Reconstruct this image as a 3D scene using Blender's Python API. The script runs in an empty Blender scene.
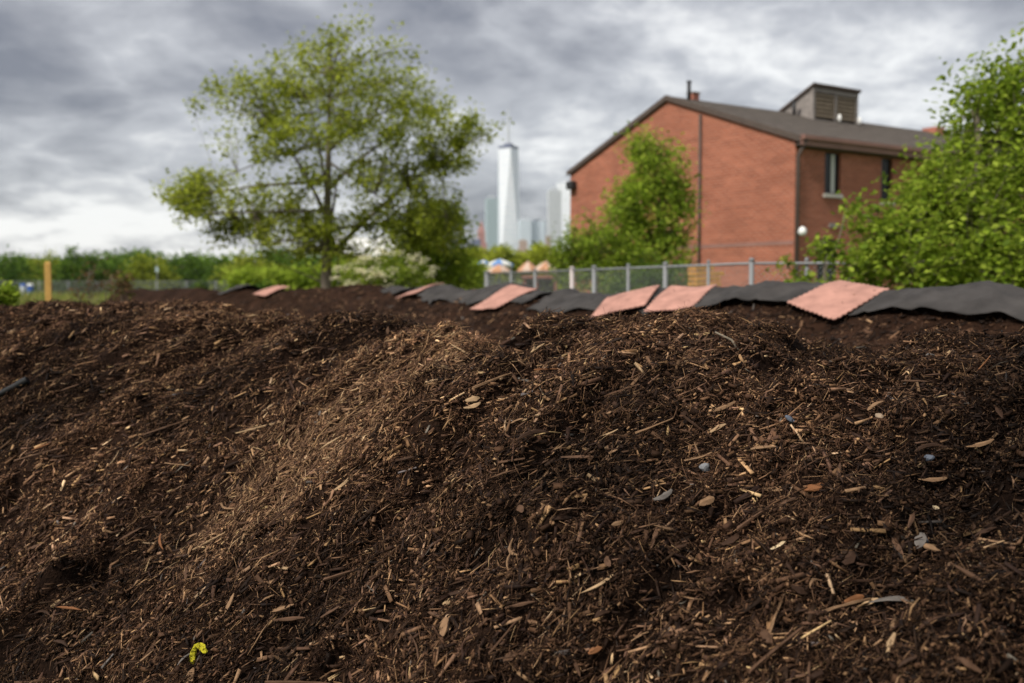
import bpy, math, random
import numpy as np
from mathutils import Vector, Matrix

rng = np.random.default_rng(7)
random.seed(7)
S = bpy.context.scene
COL = S.collection
R = math.radians

# ------------------------------------------------------------------ camera
CAM_Z = 1.6
SK1, SK2 = 2.7, 3.3
PITCH = R(3.25)
FPX = 35.0 / 36.0 * 1024
cd = bpy.data.cameras.new('camera'); cam = bpy.data.objects.new('camera', cd); COL.objects.link(cam)
cd.lens = 35; cd.sensor_width = 36; cd.clip_start = 0.05; cd.clip_end = 30000
cam.location = (0, 0, CAM_Z); cam.rotation_euler = (math.pi / 2 - PITCH, 0, 0)
cd.dof.use_dof = True; cd.dof.focus_distance = 3.1; cd.dof.aperture_fstop = 2.4
S.camera = cam

# ------------------------------------------------------------------ light
SUN_AZ = (-0.72, -0.69)          # the sun stands behind and left of the camera
SUN_EL = R(46)
w = bpy.data.worlds.new('World'); S.world = w; w.use_nodes = True
nt = w.node_tree; N = nt.nodes; L = nt.links
for n in list(N): N.remove(n)
out = N.new('ShaderNodeOutputWorld'); bg = N.new('ShaderNodeBackground'); L.new(bg.outputs[0], out.inputs[0])
bg.inputs['Strength'].default_value = 0.1
sky = N.new('ShaderNodeTexSky'); sky.sky_type = 'NISHITA'; sky.sun_disc = False
sky.sun_elevation = SUN_EL; sky.sun_rotation = math.atan2(SUN_AZ[0], SUN_AZ[1])
tc = N.new('ShaderNodeTexCoord'); sep = N.new('ShaderNodeSeparateXYZ'); L.new(tc.outputs['Generated'], sep.inputs[0])
def wmath(op, a, b=None, c=None):
    m = N.new('ShaderNodeMath'); m.operation = op
    for i, v in enumerate((a, b, c)):
        if v is None: continue
        if isinstance(v, (int, float)): m.inputs[i].default_value = v
        else: L.new(v, m.inputs[i])
    return m.outputs[0]
zz = wmath('ADD', wmath('MAXIMUM', sep.outputs['Z'], 0.0), 0.32)
cx = wmath('DIVIDE', sep.outputs['X'], zz); cy = wmath('DIVIDE', sep.outputs['Y'], zz)
comb = N.new('ShaderNodeCombineXYZ'); L.new(cx, comb.inputs[0]); L.new(cy, comb.inputs[1])
comb.inputs[2].default_value = 3.7
def wnoise(scale, detail, rough, dist, off):
    mp = N.new('ShaderNodeMapping'); L.new(comb.outputs[0], mp.inputs[0]); mp.inputs['Location'].default_value = off
    n = N.new('ShaderNodeTexNoise'); L.new(mp.outputs[0], n.inputs['Vector'])
    n.inputs['Scale'].default_value = scale; n.inputs['Detail'].default_value = detail
    n.inputs['Roughness'].default_value = rough; n.inputs['Distortion'].default_value = dist
    return n.outputs['Fac']
n1 = wnoise(1.15, 2.0, 0.5, 0.4, (SK1, 2.2, 0)); n2 = wnoise(3.4, 10.0, 0.60, 0.15, (3.1, SK2, 1.0))
n3 = wnoise(3.6, 5.0, 0.55, 0.3, (SK2, SK1, 2.0))
bl = wmath('SUBTRACT', 0.62, wmath('MULTIPLY', wmath('ABSOLUTE', wmath('SUBTRACT', n3, 0.5)), 1.9))
nn = wmath('ADD', wmath('ADD', wmath('MULTIPLY', n1, 0.45), wmath('MULTIPLY', n2, 0.33)), wmath('MULTIPLY', bl, 0.22))
cr = N.new('ShaderNodeValToRGB'); L.new(nn, cr.inputs[0])
e = cr.color_ramp.elements
e[0].position = 0.40; e[0].color = (0.165, 0.168, 0.195, 1)
e[1].position = 0.60; e[1].color = (0.92, 0.915, 0.90, 1)
a = e.new(0.465); a.color = (0.30, 0.302, 0.325, 1)
b = e.new(0.53); b.color = (0.50, 0.505, 0.525, 1)
sc = N.new('ShaderNodeVectorMath'); sc.operation = 'SCALE'; L.new(cr.outputs[0], sc.inputs[0]); sc.inputs['Scale'].default_value = 3.7
mx = N.new('ShaderNodeMix'); mx.data_type = 'RGBA'; mx.inputs[0].default_value = 0.94
L.new(sky.outputs[0], mx.inputs[6]); L.new(sc.outputs[0], mx.inputs[7]); L.new(mx.outputs[2], bg.inputs['Color'])

sd = bpy.data.lights.new('sun', 'SUN'); sd.energy = 1.5; sd.angle = R(11); sd.color = (1, 0.945, 0.86)
sun = bpy.data.objects.new('sun', sd); COL.objects.link(sun)
dv = Vector((SUN_AZ[0] * math.cos(SUN_EL), SUN_AZ[1] * math.cos(SUN_EL), math.sin(SUN_EL)))
sun.rotation_euler = dv.to_track_quat('Z', 'Y').to_euler(); sun.location = (0, 0, 60)

S.view_settings.view_transform = 'Standard'; S.view_settings.look = 'None'
S.view_settings.exposure = 1.6; S.view_settings.gamma = 1
S.render.engine = 'CYCLES'
S.cycles.use_denoising = True
try: S.cycles.denoiser = 'OPENIMAGEDENOISE'
except Exception: pass
S.cycles.max_bounces = 8; S.cycles.diffuse_bounces = 4; S.cycles.transmission_bounces = 6; S.cycles.transparent_max_bounces = 8

# ------------------------------------------------------------------ helpers
def at(px, py, d):
    u = (px - 512) / FPX; v = (341.5 - py) / FPX
    dy = math.cos(PITCH) + v * math.sin(PITCH); dz = -math.sin(PITCH) + v * math.cos(PITCH)
    return np.array([u / dy * d, d, CAM_Z + dz / dy * d])
def gx(px, d): return (px - 512) / FPX * d

def h2(ix, iy, s=0):
    n = (ix.astype(np.int64) * 374761393 + iy.astype(np.int64) * 668265263 + s * 1274126177) & 0xffffffff
    n = ((n ^ (n >> 13)) * 1274126177) & 0xffffffff
    n = (n ^ (n >> 16)) & 0xffffffff
    return n / 4294967295.0
def vnoise(x, y, s=0):
    x = np.asarray(x, float); y = np.asarray(y, float)
    ix = np.floor(x); iy = np.floor(y); fx = x - ix; fy = y - iy
    fx = fx * fx * (3 - 2 * fx); fy = fy * fy * (3 - 2 * fy)
    a = h2(ix, iy, s); b = h2(ix + 1, iy, s); c = h2(ix, iy + 1, s); d = h2(ix + 1, iy + 1, s)
    return (a * (1 - fx) + b * fx) * (1 - fy) + (c * (1 - fx) + d * fx) * fy - 0.5
def fbm(x, y, octv=4, s=0):
    r = 0; am = 1
    for i in range(octv):
        r = r + am * vnoise(x * 2 ** i + 17.3 * i, y * 2 ** i - 9.1 * i, s + i); am *= 0.5
    return r

def npmesh(name, V, faces, mat, parent=None, col=None, smooth=False, uv=None):
    """V (n,3); faces: list of index arrays (m,k)"""
    me = bpy.data.meshes.new(name)
    V = np.asarray(V, np.float32)
    me.vertices.add(len(V)); me.vertices.foreach_set('co', V.ravel())
    idx = np.concatenate([np.asarray(f, np.int32).ravel() for f in faces])
    tot = np.concatenate([np.full(len(f), np.asarray(f).shape[1], np.int32) for f in faces])
    start = np.concatenate([[0], np.cumsum(tot)[:-1]]).astype(np.int32)
    me.loops.add(len(idx)); me.loops.foreach_set('vertex_index', idx)
    me.polygons.add(len(tot)); me.polygons.foreach_set('loop_start', start)
    if smooth: me.polygons.foreach_set('use_smooth', np.ones(len(tot), bool))
    me.update(calc_edges=True)
    if col is not None:
        at_ = me.color_attributes.new('col', 'FLOAT_COLOR', 'POINT')
        c = np.ones((len(V), 4), np.float32); c[:, :3] = col
        at_.data.foreach_set('color', c.ravel())
    if mat: me.materials.append(mat)
    o = bpy.data.objects.new(name, me); COL.objects.link(o)
    if parent: o.parent = parent
    return o

def tag(o, label=None, cat=None, group=None, kind=None):
    if label: o['label'] = label
    if cat: o['category'] = cat
    if group: o['group'] = group
    if kind: o['kind'] = kind
    return o
def thing(name, loc, label, cat, group=None, rz=0):
    o = bpy.data.objects.new(name, None); COL.objects.link(o); o.location = loc; o.rotation_euler = (0, 0, rz)
    o.empty_display_size = 0.2
    return tag(o, label, cat, group)

class MB:
    def __init__(s): s.v = []; s.f = []
    def add(s, vs, fs):
        b = len(s.v); s.v += [tuple(map(float, p)) for p in vs]; s.f += [tuple(i + b for i in f) for f in fs]
    def box(s, x0, x1, y0, y1, z0, z1):
        s.add([(x0,y0,z0),(x1,y0,z0),(x1,y1,z0),(x0,y1,z0),(x0,y0,z1),(x1,y0,z1),(x1,y1,z1),(x0,y1,z1)],
              [(0,3,2,1),(4,5,6,7),(0,1,5,4),(1,2,6,5),(2,3,7,6),(3,0,4,7)])
    def obox(s, c, ax, ay, az):       # centre and three half-axis vectors
        c, ax, ay, az = [np.array(q, float) for q in (c, ax, ay, az)]
        vs = [c + i*ax + j*ay + k*az for k in (-1,1) for (i,j) in ((-1,-1),(1,-1),(1,1),(-1,1))]
        s.add(vs, [(0,3,2,1),(4,5,6,7),(0,1,5,4),(1,2,6,5),(2,3,7,6),(3,0,4,7)])
    def tube(s, pts, rad, n=8, cap=True):
        pts = [np.array(p, float) for p in pts]
        if not hasattr(rad, '__len__'): rad = [rad] * len(pts)
        b = len(s.v); ref = None
        for i, p in enumerate(pts):
            t = pts[min(i+1, len(pts)-1)] - pts[max(i-1, 0)]; t = t / (np.linalg.norm(t) + 1e-9)
            if ref is None: ref = np.array([1., 0, 0]) if abs(t[0]) < 0.8 else np.array([0, 1., 0])
            u = ref - t * ref.dot(t); u /= np.linalg.norm(u) + 1e-9; ref = u; w_ = np.cross(t, u)
            for k in range(n):
                an = 2 * math.pi * k / n
                s.v.append(tuple(p + rad[i] * (math.cos(an) * u + math.sin(an) * w_)))
        for i in range(len(pts) - 1):
            for k in range(n):
                a = b + i*n + k; c = b + i*n + (k+1) % n
                s.f.append((a, c, c + n, a + n))
        if cap:
            s.f.append(tuple(b + k for k in range(n))[::-1]); s.f.append(tuple(b + (len(pts)-1)*n + k for k in range(n)))
    def build(s, name, mat, parent=None, smooth=False, bevel=0):
        me = bpy.data.meshes.new(name); me.from_pydata(s.v, [], s.f); me.update()
        if smooth:
            for p in me.polygons: p.use_smooth = True
        if mat: me.materials.append(mat)
        o = bpy.data.objects.new(name, me); COL.objects.link(o)
        if parent: o.parent = parent
        if bevel:
            m = o.modifiers.new('bevel', 'BEVEL'); m.width = bevel; m.segments = 2; m.limit_method = 'ANGLE'
        return o

# ------------------------------------------------------------------ materials
def mat(name, col=(0.5,0.5,0.5), rough=0.7, metal=0, spec=0.3, noise=0, nscale=5, bump=0, bscale=40, attr=False, trans=0, coord='Object'):
    m = bpy.data.materials.new(name); m.use_nodes = True
    nt = m.node_tree; n = nt.nodes; l = nt.links; p = n['Principled BSDF']
    p.inputs['Roughness'].default_value = rough; p.inputs['Metallic'].default_value = metal
    p.inputs['Specular IOR Level'].default_value = spec
    tcn = n.new('ShaderNodeTexCoord')
    src = None
    if attr:
        a = n.new('ShaderNodeAttribute'); a.attribute_name = 'col'; src = a.outputs['Color']
    if noise:
        t = n.new('ShaderNodeTexNoise'); t.inputs['Scale'].default_value = nscale; t.inputs['Detail'].default_value = 6
        l.new(tcn.outputs[coord], t.inputs['Vector'])
        mr = n.new('ShaderNodeMapRange'); l.new(t.outputs['Fac'], mr.inputs[0])
        mr.inputs[1].default_value = 0.25; mr.inputs[2].default_value = 0.75
        mr.inputs[3].default_value = 1 - noise; mr.inputs[4].default_value = 1 + noise
        vm = n.new('ShaderNodeVectorMath'); vm.operation = 'SCALE'; l.new(mr.outputs[0], vm.inputs['Scale'])
        if src: l.new(src, vm.inputs[0])
        else: vm.inputs[0].default_value = col
        src = vm.outputs[0]
    if src: l.new(src, p.inputs['Base Color'])
    else: p.inputs['Base Color'].default_value = (*col, 1)
    if bump:
        t = n.new('ShaderNodeTexNoise'); t.inputs['Scale'].default_value = bscale; t.inputs['Detail'].default_value = 5
        l.new(tcn.outputs[coord], t.inputs['Vector'])
        bn = n.new('ShaderNodeBump'); bn.inputs['Strength'].default_value = bump; bn.inputs['Distance'].default_value = 0.02
        l.new(t.outputs['Fac'], bn.inputs['Height']); l.new(bn.outputs[0], p.inputs['Normal'])
    if trans:
        tr = n.new('ShaderNodeBsdfTranslucent'); ms = n.new('ShaderNodeMixShader'); ms.inputs[0].default_value = trans
        if src: l.new(src, tr.inputs[0])
        else: tr.inputs[0].default_value = (*col, 1)
        o = n['Material Output']; l.new(p.outputs[0], ms.inputs[1]); l.new(tr.outputs[0], ms.inputs[2]); l.new(ms.outputs[0], o.inputs[0])
    return m

M = {}
M['soil'] = mat('dark_compost', attr=True, rough=0.9, spec=0.05, noise=0.55, nscale=60, bump=0.8, bscale=120)
M['chips'] = mat('mulch_chips', attr=True, rough=0.7, spec=0.12, noise=0.35, nscale=90)
def fine_mat():
    m = mat('fine_mulch', attr=True, rough=.75, spec=.08); n = m.node_tree.nodes; l = m.node_tree.links
    a = [q for q in n if q.type == 'ATTRIBUTE'][0]; b = n.new('ShaderNodeAttribute'); b.attribute_type = 'INSTANCER'; b.attribute_name = 'tint'
    v = n.new('ShaderNodeVectorMath'); v.operation = 'MULTIPLY'; l.new(a.outputs['Color'], v.inputs[0]); l.new(b.outputs['Vector'], v.inputs[1]); l.new(v.outputs[0], n['Principled BSDF'].inputs['Base Color'])
    return m
M['fine'] = fine_mat()
M['leaf'] = mat('leaves', attr=True, rough=0.65, spec=0.05, trans=0.5)
M['bark'] = mat('bark', (0.17, 0.14, 0.105), rough=0.9, noise=0.4, nscale=14, bump=0.5, bscale=30)
M['grass'] = mat('meadow_ground', (0.10, 0.13, 0.035), rough=0.95, noise=0.5, nscale=0.4, spec=0.1)
M['blade'] = mat('grass_blades', attr=True, rough=0.7, spec=0.2, trans=0.3)
M['fabric'] = mat('black_fabric', (0.042, 0.038, 0.036), rough=0.85, spec=0.25, noise=0.45, nscale=5, bump=0.9, bscale=11)
M['foam'] = mat('pink_foam', (0.40, 0.21, 0.165), rough=0.85, spec=0.2, noise=0.30, nscale=7, bump=0.2, bscale=60)
M['galv'] = mat('galvanised_steel', (0.21, 0.215, 0.22), rough=0.6, metal=0.2, spec=0.4, noise=0.1)
M['whitepost'] = mat('pale_painted_steel', (0.46, 0.40, 0.385), rough=0.5, noise=0.1)
M['wire'] = mat('wire', (0.26, 0.28, 0.28), rough=0.5, metal=0.3)
M['roof'] = mat('roof_shingle', (0.125, 0.105, 0.09), rough=0.9, noise=0.3, nscale=3, bump=0.5, bscale=14)
M['rake'] = mat('brown_trim', (0.085, 0.063, 0.053), rough=0.7, noise=0.15)
M['fascia'] = mat('faded_red_fascia', (0.25, 0.135, 0.11), rough=0.6, noise=0.15, nscale=2)
M['darkmetal'] = mat('dark_metal', (0.04, 0.04, 0.042), rough=0.5, metal=0.4)
M['glass'] = mat('dark_window_glass', (0.010, 0.011, 0.012), rough=0.25, spec=0.25)
M['curtain'] = mat('curtain', (0.52, 0.52, 0.50), rough=0.9)
M['sill'] = mat('pale_stone', (0.50, 0.47, 0.42), rough=0.8, noise=0.15)
M['greywood'] = mat('weathered_cladding', (0.23, 0.205, 0.19), rough=0.85, noise=0.25, nscale=6)
M['louver'] = mat('brown_louver', (0.26, 0.205, 0.145), rough=0.7, noise=0.2)
M['lampwhite'] = mat('white_globe', (0.8, 0.8, 0.78), rough=0.3)
M['stake'] = mat('yellow_wood', (0.55, 0.32, 0.09), rough=0.8, noise=0.2, nscale=12)
M['plank'] = mat('sawn_timber', (0.50, 0.255, 0.06), rough=0.8, noise=0.3, nscale=8)
M['white'] = mat('white_canvas', (0.8, 0.8, 0.76), rough=0.8, trans=0.25)
M['orange'] = mat('orange_canvas', (0.58, 0.31, 0.18), rough=0.8, trans=0.25)
M['peach'] = mat('pale_peach_canvas', (0.66, 0.50, 0.40), rough=.8, trans=.25)
M['blue'] = mat('blue_canvas', (0.12, 0.28, 0.60), rough=0.8, trans=0.2)
M['boothred'] = mat('brick_red_boards', (0.34, 0.13, 0.09), rough=0.8, noise=0.2)
M['binblue'] = mat('blue_plastic', (0.05, 0.12, 0.42), rough=0.5)
M['binpale'] = mat('pale_plastic', (0.55, 0.58, 0.62), rough=0.5)
M['blackplastic'] = mat('black_plastic', (0.012, 0.0122, 0.013), rough=0.55, spec=0.2)
M['yellow'] = mat('yellow_plastic', (0.42, 0.37, 0.012), rough=0.8, noise=0.45, nscale=70, bump=1.0, bscale=90)
M['stone'] = mat('grey_stone', (0.17, 0.172, 0.18), rough=0.85, noise=0.2, nscale=60)
M['tanstone'] = mat('tan_stone', (.26, .19, .13), rough=.8, noise=.2, nscale=60)
M['bluestone'] = mat('blue_grey_plastic', (0.09, 0.105, 0.135), rough=0.6)

def brick_mat():
    m = bpy.data.materials.new('red_brick'); m.use_nodes = True
    nt = m.node_tree; n = nt.nodes; l = nt.links; p = n['Principled BSDF']; p.inputs['Roughness'].default_value = 0.85
    p.inputs['Specular IOR Level'].default_value = 0.08
    uv = n.new('ShaderNodeUVMap'); uv.uv_map = 'UVMap'
    br = n.new('ShaderNodeTexBrick'); l.new(uv.outputs[0], br.inputs['Vector'])
    br.inputs['Scale'].default_value = 1; br.inputs['Brick Width'].default_value = 0.27; br.inputs['Row Height'].default_value = 0.094
    br.inputs['Mortar Size'].default_value = 0.016; br.inputs['Bias'].default_value = -0.1
    br.inputs['Color1'].default_value = (0.34, 0.105, 0.060, 1); br.inputs['Color2'].default_value = (0.23, 0.070, 0.042, 1)
    br.inputs['Mortar'].default_value = (0.36, 0.19, 0.135, 1)
    # uneven firing: long horizontal blotches and patches
    mp = n.new('ShaderNodeMapping'); l.new(uv.outputs[0], mp.inputs[0]); mp.inputs['Scale'].default_value = (0.8, 3.0, 1)
    t = n.new('ShaderNodeTexNoise'); l.new(mp.outputs[0], t.inputs['Vector']); t.inputs['Scale'].default_value = 1.2; t.inputs['Detail'].default_value = 6
    t2 = n.new('ShaderNodeTexNoise'); l.new(uv.outputs[0], t2.inputs['Vector']); t2.inputs['Scale'].default_value = 0.45; t2.inputs['Detail'].default_value = 5
    ad = n.new('ShaderNodeMath'); ad.operation = 'ADD'; l.new(t.outputs['Fac'], ad.inputs[0]); l.new(t2.outputs['Fac'], ad.inputs[1])
    mr = n.new('ShaderNodeMapRange'); l.new(ad.outputs[0], mr.inputs[0])
    mr.inputs[1].default_value = 0.7; mr.inputs[2].default_value = 1.3; mr.inputs[3].default_value = 0.80; mr.inputs[4].default_value = 1.22
    vm = n.new('ShaderNodeVectorMath'); vm.operation = 'SCALE'; l.new(br.outputs['Color'], vm.inputs[0]); l.new(mr.outputs[0], vm.inputs['Scale'])
    l.new(vm.outputs[0], p.inputs['Base Color'])
    bn = n.new('ShaderNodeBump'); bn.inputs['Strength'].default_value = 0.5; bn.inputs['Distance'].default_value = 0.008; bn.invert = True
    l.new(br.outputs['Fac'], bn.inputs['Height']); l.new(bn.outputs[0], p.inputs['Normal'])
    return m
M['brick'] = brick_mat()

def tower_mat(name, c1, c2, rough, metal, fw, fh, mull=0.25):
    m = bpy.data.materials.new(name); m.use_nodes = True
    nt = m.node_tree; n = nt.nodes; l = nt.links; p = n['Principled BSDF']
    p.inputs['Roughness'].default_value = rough; p.inputs['Metallic'].default_value = metal
    tcn = n.new('ShaderNodeTexCoord'); mp = n.new('ShaderNodeMapping'); l.new(tcn.outputs['Object'], mp.inputs[0])
    mp.inputs['Scale'].default_value = (1 / fw, 1 / fw, 1 / fh)
    w1 = n.new('ShaderNodeTexNoise'); l.new(mp.outputs[0], w1.inputs['Vector']); w1.inputs['Scale'].default_value = 1.0; w1.inputs['Detail'].default_value = 3
    sx = n.new('ShaderNodeSeparateXYZ'); l.new(mp.outputs[0], sx.inputs[0])
    fr = n.new('ShaderNodeMath'); fr.operation = 'FRACT'; l.new(sx.outputs['Z'], fr.inputs[0])
    gt = n.new('ShaderNodeMath'); gt.operation = 'GREATER_THAN'; l.new(fr.outputs[0], gt.inputs[0]); gt.inputs[1].default_value = mull
    av = n.new('ShaderNodeMath'); av.operation = 'MULTIPLY_ADD'; l.new(gt.outputs[0], av.inputs[0]); av.inputs[1].default_value = 0.55
    l.new(w1.outputs['Fac'], av.inputs[2])
    cr = n.new('ShaderNodeValToRGB'); l.new(av.outputs[0], cr.inputs[0])
    cr.color_ramp.elements[0].position = 0.3; cr.color_ramp.elements[0].color = (*c2, 1)
    cr.color_ramp.elements[1].position = 1.0; cr.color_ramp.elements[1].color = (*c1, 1)
    l.new(cr.outputs[0], p.inputs['Base Color'])
    return m
M['t_white'] = tower_mat('mirror_glass_facade', (0.93, 0.95, 0.98), (0.66, 0.75, 0.85), 0.28, 0.3, 26, 14, 0.15)
M['t_teal'] = tower_mat('teal_glass_facade', (0.46, 0.56, 0.59), (0.32, 0.42, 0.46), 0.3, 0.3, 12, 9)
M['t_pale'] = tower_mat('pale_blue_facade', (0.72, 0.79, 0.86), (0.52, 0.60, 0.70), 0.35, 0.25, 14, 9)
M['t_grey'] = tower_mat('grey_slab_facade', (0.58, 0.60, 0.63), (0.38, 0.41, 0.46), 0.5, 0.1, 9, 8)
M['t_red'] = tower_mat('red_masonry_facade', (0.42, 0.20, 0.17), (0.30, 0.15, 0.14), 0.8, 0, 9, 7)
M['t_brown'] = tower_mat('tan_masonry_facade', (0.42, 0.31, 0.25), (0.30, 0.23, 0.20), 0.8, 0, 9, 7)
M['t_navy'] = tower_mat('navy_facade', (0.12, 0.14, 0.22), (0.09, 0.10, 0.16), 0.5, 0, 9, 7)

# ------------------------------------------------------------------ ground
g = MB(); g.add([(-9000,-3000,0),(9000,-3000,0),(9000,12000,0),(-9000,12000,0)], [(0,1,2,3)])
tag(g.build('ground', M['grass']), kind='structure')

# ------------------------------------------------------------------ near mulch pile: height field
def tps_fit(P, z, lam=1e-4):
    n = len(P); d = np.linalg.norm(P[:, None] - P[None], axis=2)
    K = d * d * np.log(d + 1e-9) + lam * np.eye(n)
    Q = np.c_[np.ones(n), P]
    A = np.block([[K, Q], [Q.T, np.zeros((3, 3))]])
    return np.linalg.solve(A, np.r_[z, 0, 0, 0])
cols = {   # picture column: rows with the distance of the surface there
    -260: [(683,3.9),(560,4.5),(450,5.2),(380,6.0),(345,6.6),(316,7.6)],
    0:    [(683,3.4),(560,4.0),(450,4.7),(380,5.4),(345,5.9),(315,6.9)],
    128:  [(683,3.1),(560,3.65),(450,4.3),(380,4.95),(345,5.45),(311,6.7)],
    256:  [(683,2.85),(560,3.35),(450,3.95),(380,4.55),(345,5.0),(311,6.2)],
    384:  [(683,2.55),(560,2.98),(450,3.5),(380,4.0),(347,4.45),(334,5.1)],
    512:  [(683,2.3),(560,2.65),(450,3.1),(380,3.5),(354,3.85),(345,4.15)],
    610:  [(683,2.2),(560,2.53),(450,2.98),(380,3.4),(352,3.8),(338,4.15)],
    690:  [(683,2.15),(560,2.46),(450,2.9),(380,3.32),(355,3.75),(342,4.15)],
    800:  [(683,2.1),(560,2.4),(450,2.83),(380,3.27),(358,3.65),(348,4.05)],
    1024: [(683,2.0),(560,2.32),(450,2.73),(385,3.15),(364,3.5),(355,3.9)],
    1280: [(683,1.95),(560,2.25),(450,2.65),(385,3.05),(362,3.4),(350,3.8)],
}
CP = []
for c, rows in cols.items():
    for (py, d) in rows: CP.append(at(c, py, d))
    q = at(c, *rows[-1]); u = q[:2] / np.linalg.norm(q[:2])
    CP.append(np.r_[q[:2] + u * 0.9, q[2] - 0.28]); CP.append(np.r_[q[:2] + u * 2.0, q[2] - 0.85]); CP.append(np.r_[q[:2] + u * 3.2, q[2] - 1.6])
    q0 = at(c, *rows[0]); CP.append(np.r_[q0[:2] - u * 0.5, q0[2] - 0.27]); CP.append(np.r_[q0[:2] - u * 1.0, q0[2] - 0.55])
CP = np.array(CP); TW = tps_fit(CP[:, :2], CP[:, 2])
def base_h(x, y):
    x = np.asarray(x, float); y = np.asarray(y, float); r = TW[-3] + TW[-2] * x + TW[-1] * y
    for i in range(len(CP)):
        d2 = (x - CP[i, 0]) ** 2 + (y - CP[i, 1]) ** 2
        r = r + TW[i] * 0.5 * d2 * np.log(d2 + 1e-12)
    return r
def ray_hit(px, py, hf, d0=1.4, d1=9.0):
    ds = np.linspace(d0, d1, 1500); p = np.array([at(px, py, d) for d in ds])
    below = p[:, 2] <= hf(p[:, 0], p[:, 1])
    i = int(np.argmax(below)) if below.any() else len(ds) - 1
    return p[i]
HOLL = []
for (px, py, amp, rad) in ((180,505,-.17,.15),(120,545,-.09,.13),(455,450,-.22,.11),(500,440,-.14,.09),(395,470,-.12,.10),(1000,495,-.17,.13),(985,560,-.05,.12),
        (640,600,-.04,.10),(860,545,-.04,.08),(840,370,-.04,.12),(950,400,-.03,.10),(560,640,-.03,.1),(300,600,-.03,.12),(420,400,.045,.16),(330,430,.035,.16),
        (455,348,.06,.18),(400,382,.06,.16),(345,418,.05,.15),(290,462,.06,.15),(240,512,.05,.14),(140,500,-.11,.17),(200,448,-.08,.16),(262,398,-.05,.15),(310,358,-.03,.18),(620,420,.06,.22),(760,400,.05,.2),(900,440,-.06,.16),(700,520,-.06,.14),(600,520,.05,.14),(480,560,-.06,.12),(560,400,.03,.15),(700,430,.03,.14),(800,346,.035,.07),(620,335,.02,.15)):
    q = ray_hit(px, py, base_h); HOLL.append((q[0], q[1], amp, rad))
HOLL.append((gx(165, 6.4), 6.5, -.04, .75)); HOLL.append((gx(240, 5.9), 6.0, -.05, .5))
def pile_h(x, y, fine=True):
    x = np.asarray(x, float); y = np.asarray(y, float)
    z = base_h(x, y)
    for (hx, hy, am, rd) in HOLL:
        z = z + am * np.exp(-((x - hx) ** 2 + (y - hy) ** 2) / (rd * rd))
    # ledges that run diagonally over the face
    u = 0.75 * x + 0.66 * y; v = -0.66 * x + 0.75 * y
    z = z + 0.085 * fbm(u * 0.9 + 5, v * 1.7, 3, 3)
    lg = fbm(u * 1.3 + 11, v * 4.2 + 3, 3, 9)
    z = z + 0.055 * np.tanh(lg * 8) + 0.082 * fbm(x * 5.0, y * 5.0, 4, 21)
    if fine:
        z = z + 0.027 * fbm(x * 18, y * 22, 3, 31) + 0.006 * vnoise(x * 70, y * 70, 41)
    return z
X0, X1, Y0, Y1, ST = -7.6, 4.4, 0.95, 10.2, 0.026
xs = np.arange(X0, X1, ST); ys = np.arange(Y0, Y1, ST)
gxx, gyy = np.meshgrid(xs, ys); PZ = pile_h(gxx, gyy)
def grid_mesh(name, gx_, gy_, gz_, keep_min, mat_, parent, colf):
    ny, nx = gx_.shape; idx = np.arange(nx * ny).reshape(ny, nx)
    q = np.stack([idx[:-1, :-1], idx[:-1, 1:], idx[1:, 1:], idx[1:, :-1]], -1).reshape(-1, 4)
    V = np.stack([gx_, gy_, gz_], -1).reshape(-1, 3)
    ok = V[:, 2] > keep_min; q = q[ok[q].any(1)]
    used = np.unique(q); rm = np.full(len(V), -1); rm[used] = np.arange(len(used))
    V = V[used]; V[:, 2] = np.maximum(V[:, 2], -0.15)
    return npmesh(name, V, [rm[q]], mat_, parent, col=colf(V), smooth=True)
PILE_LOC = (0.0, 4.0, 0.0)
pile = thing('mulch_pile', (0, 0, 0), 'large dark brown mulch pile filling the foreground', 'mulch pile')
# dry, pale patch of shredded wood in the middle of the face
DRY = [(ray_hit(px, py, base_h), rd, s) for (px, py, rd, s) in ((340,425,.34,1.35),(400,380,.32,1.25),(270,490,.28,1.0),(300,455,.30,1.2),(455,350,.30,1.0),(430,330,.4,.6),(640,345,.3,.5),(560,360,.3,.4),(230,330,.7,.35))]
def dry(x, y):
    r = np.zeros_like(x)
    for (q, rd, s) in DRY: r = np.maximum(r, s * np.exp(-((x - q[0]) ** 2 + (y - q[1]) ** 2) / (rd * rd)))
    return r
def moist(x, y):
    u = 0.75 * x + 0.66 * y; v = -0.66 * x + 0.75 * y
    return np.clip(.93 + 1.5 * fbm(u * 1.5 + 3, v * 2.4, 4, 101) - .10 * np.tanh(x), .36, 1.75)
def soil_col(V):
    n = fbm(V[:, 0] * 9, V[:, 1] * 9, 3, 55); d = dry(V[:, 0], V[:, 1])
    k = (np.clip(1 + 1.0 * n + 0.7 * d, 0.45, 2.2) * moist(V[:, 0], V[:, 1]))[:, None]
    return np.array([0.0135, 0.0071, 0.0045]) * k
grid_mesh('soil', gxx, gyy, PZ, 0.0, M['soil'], pile, soil_col)

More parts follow.
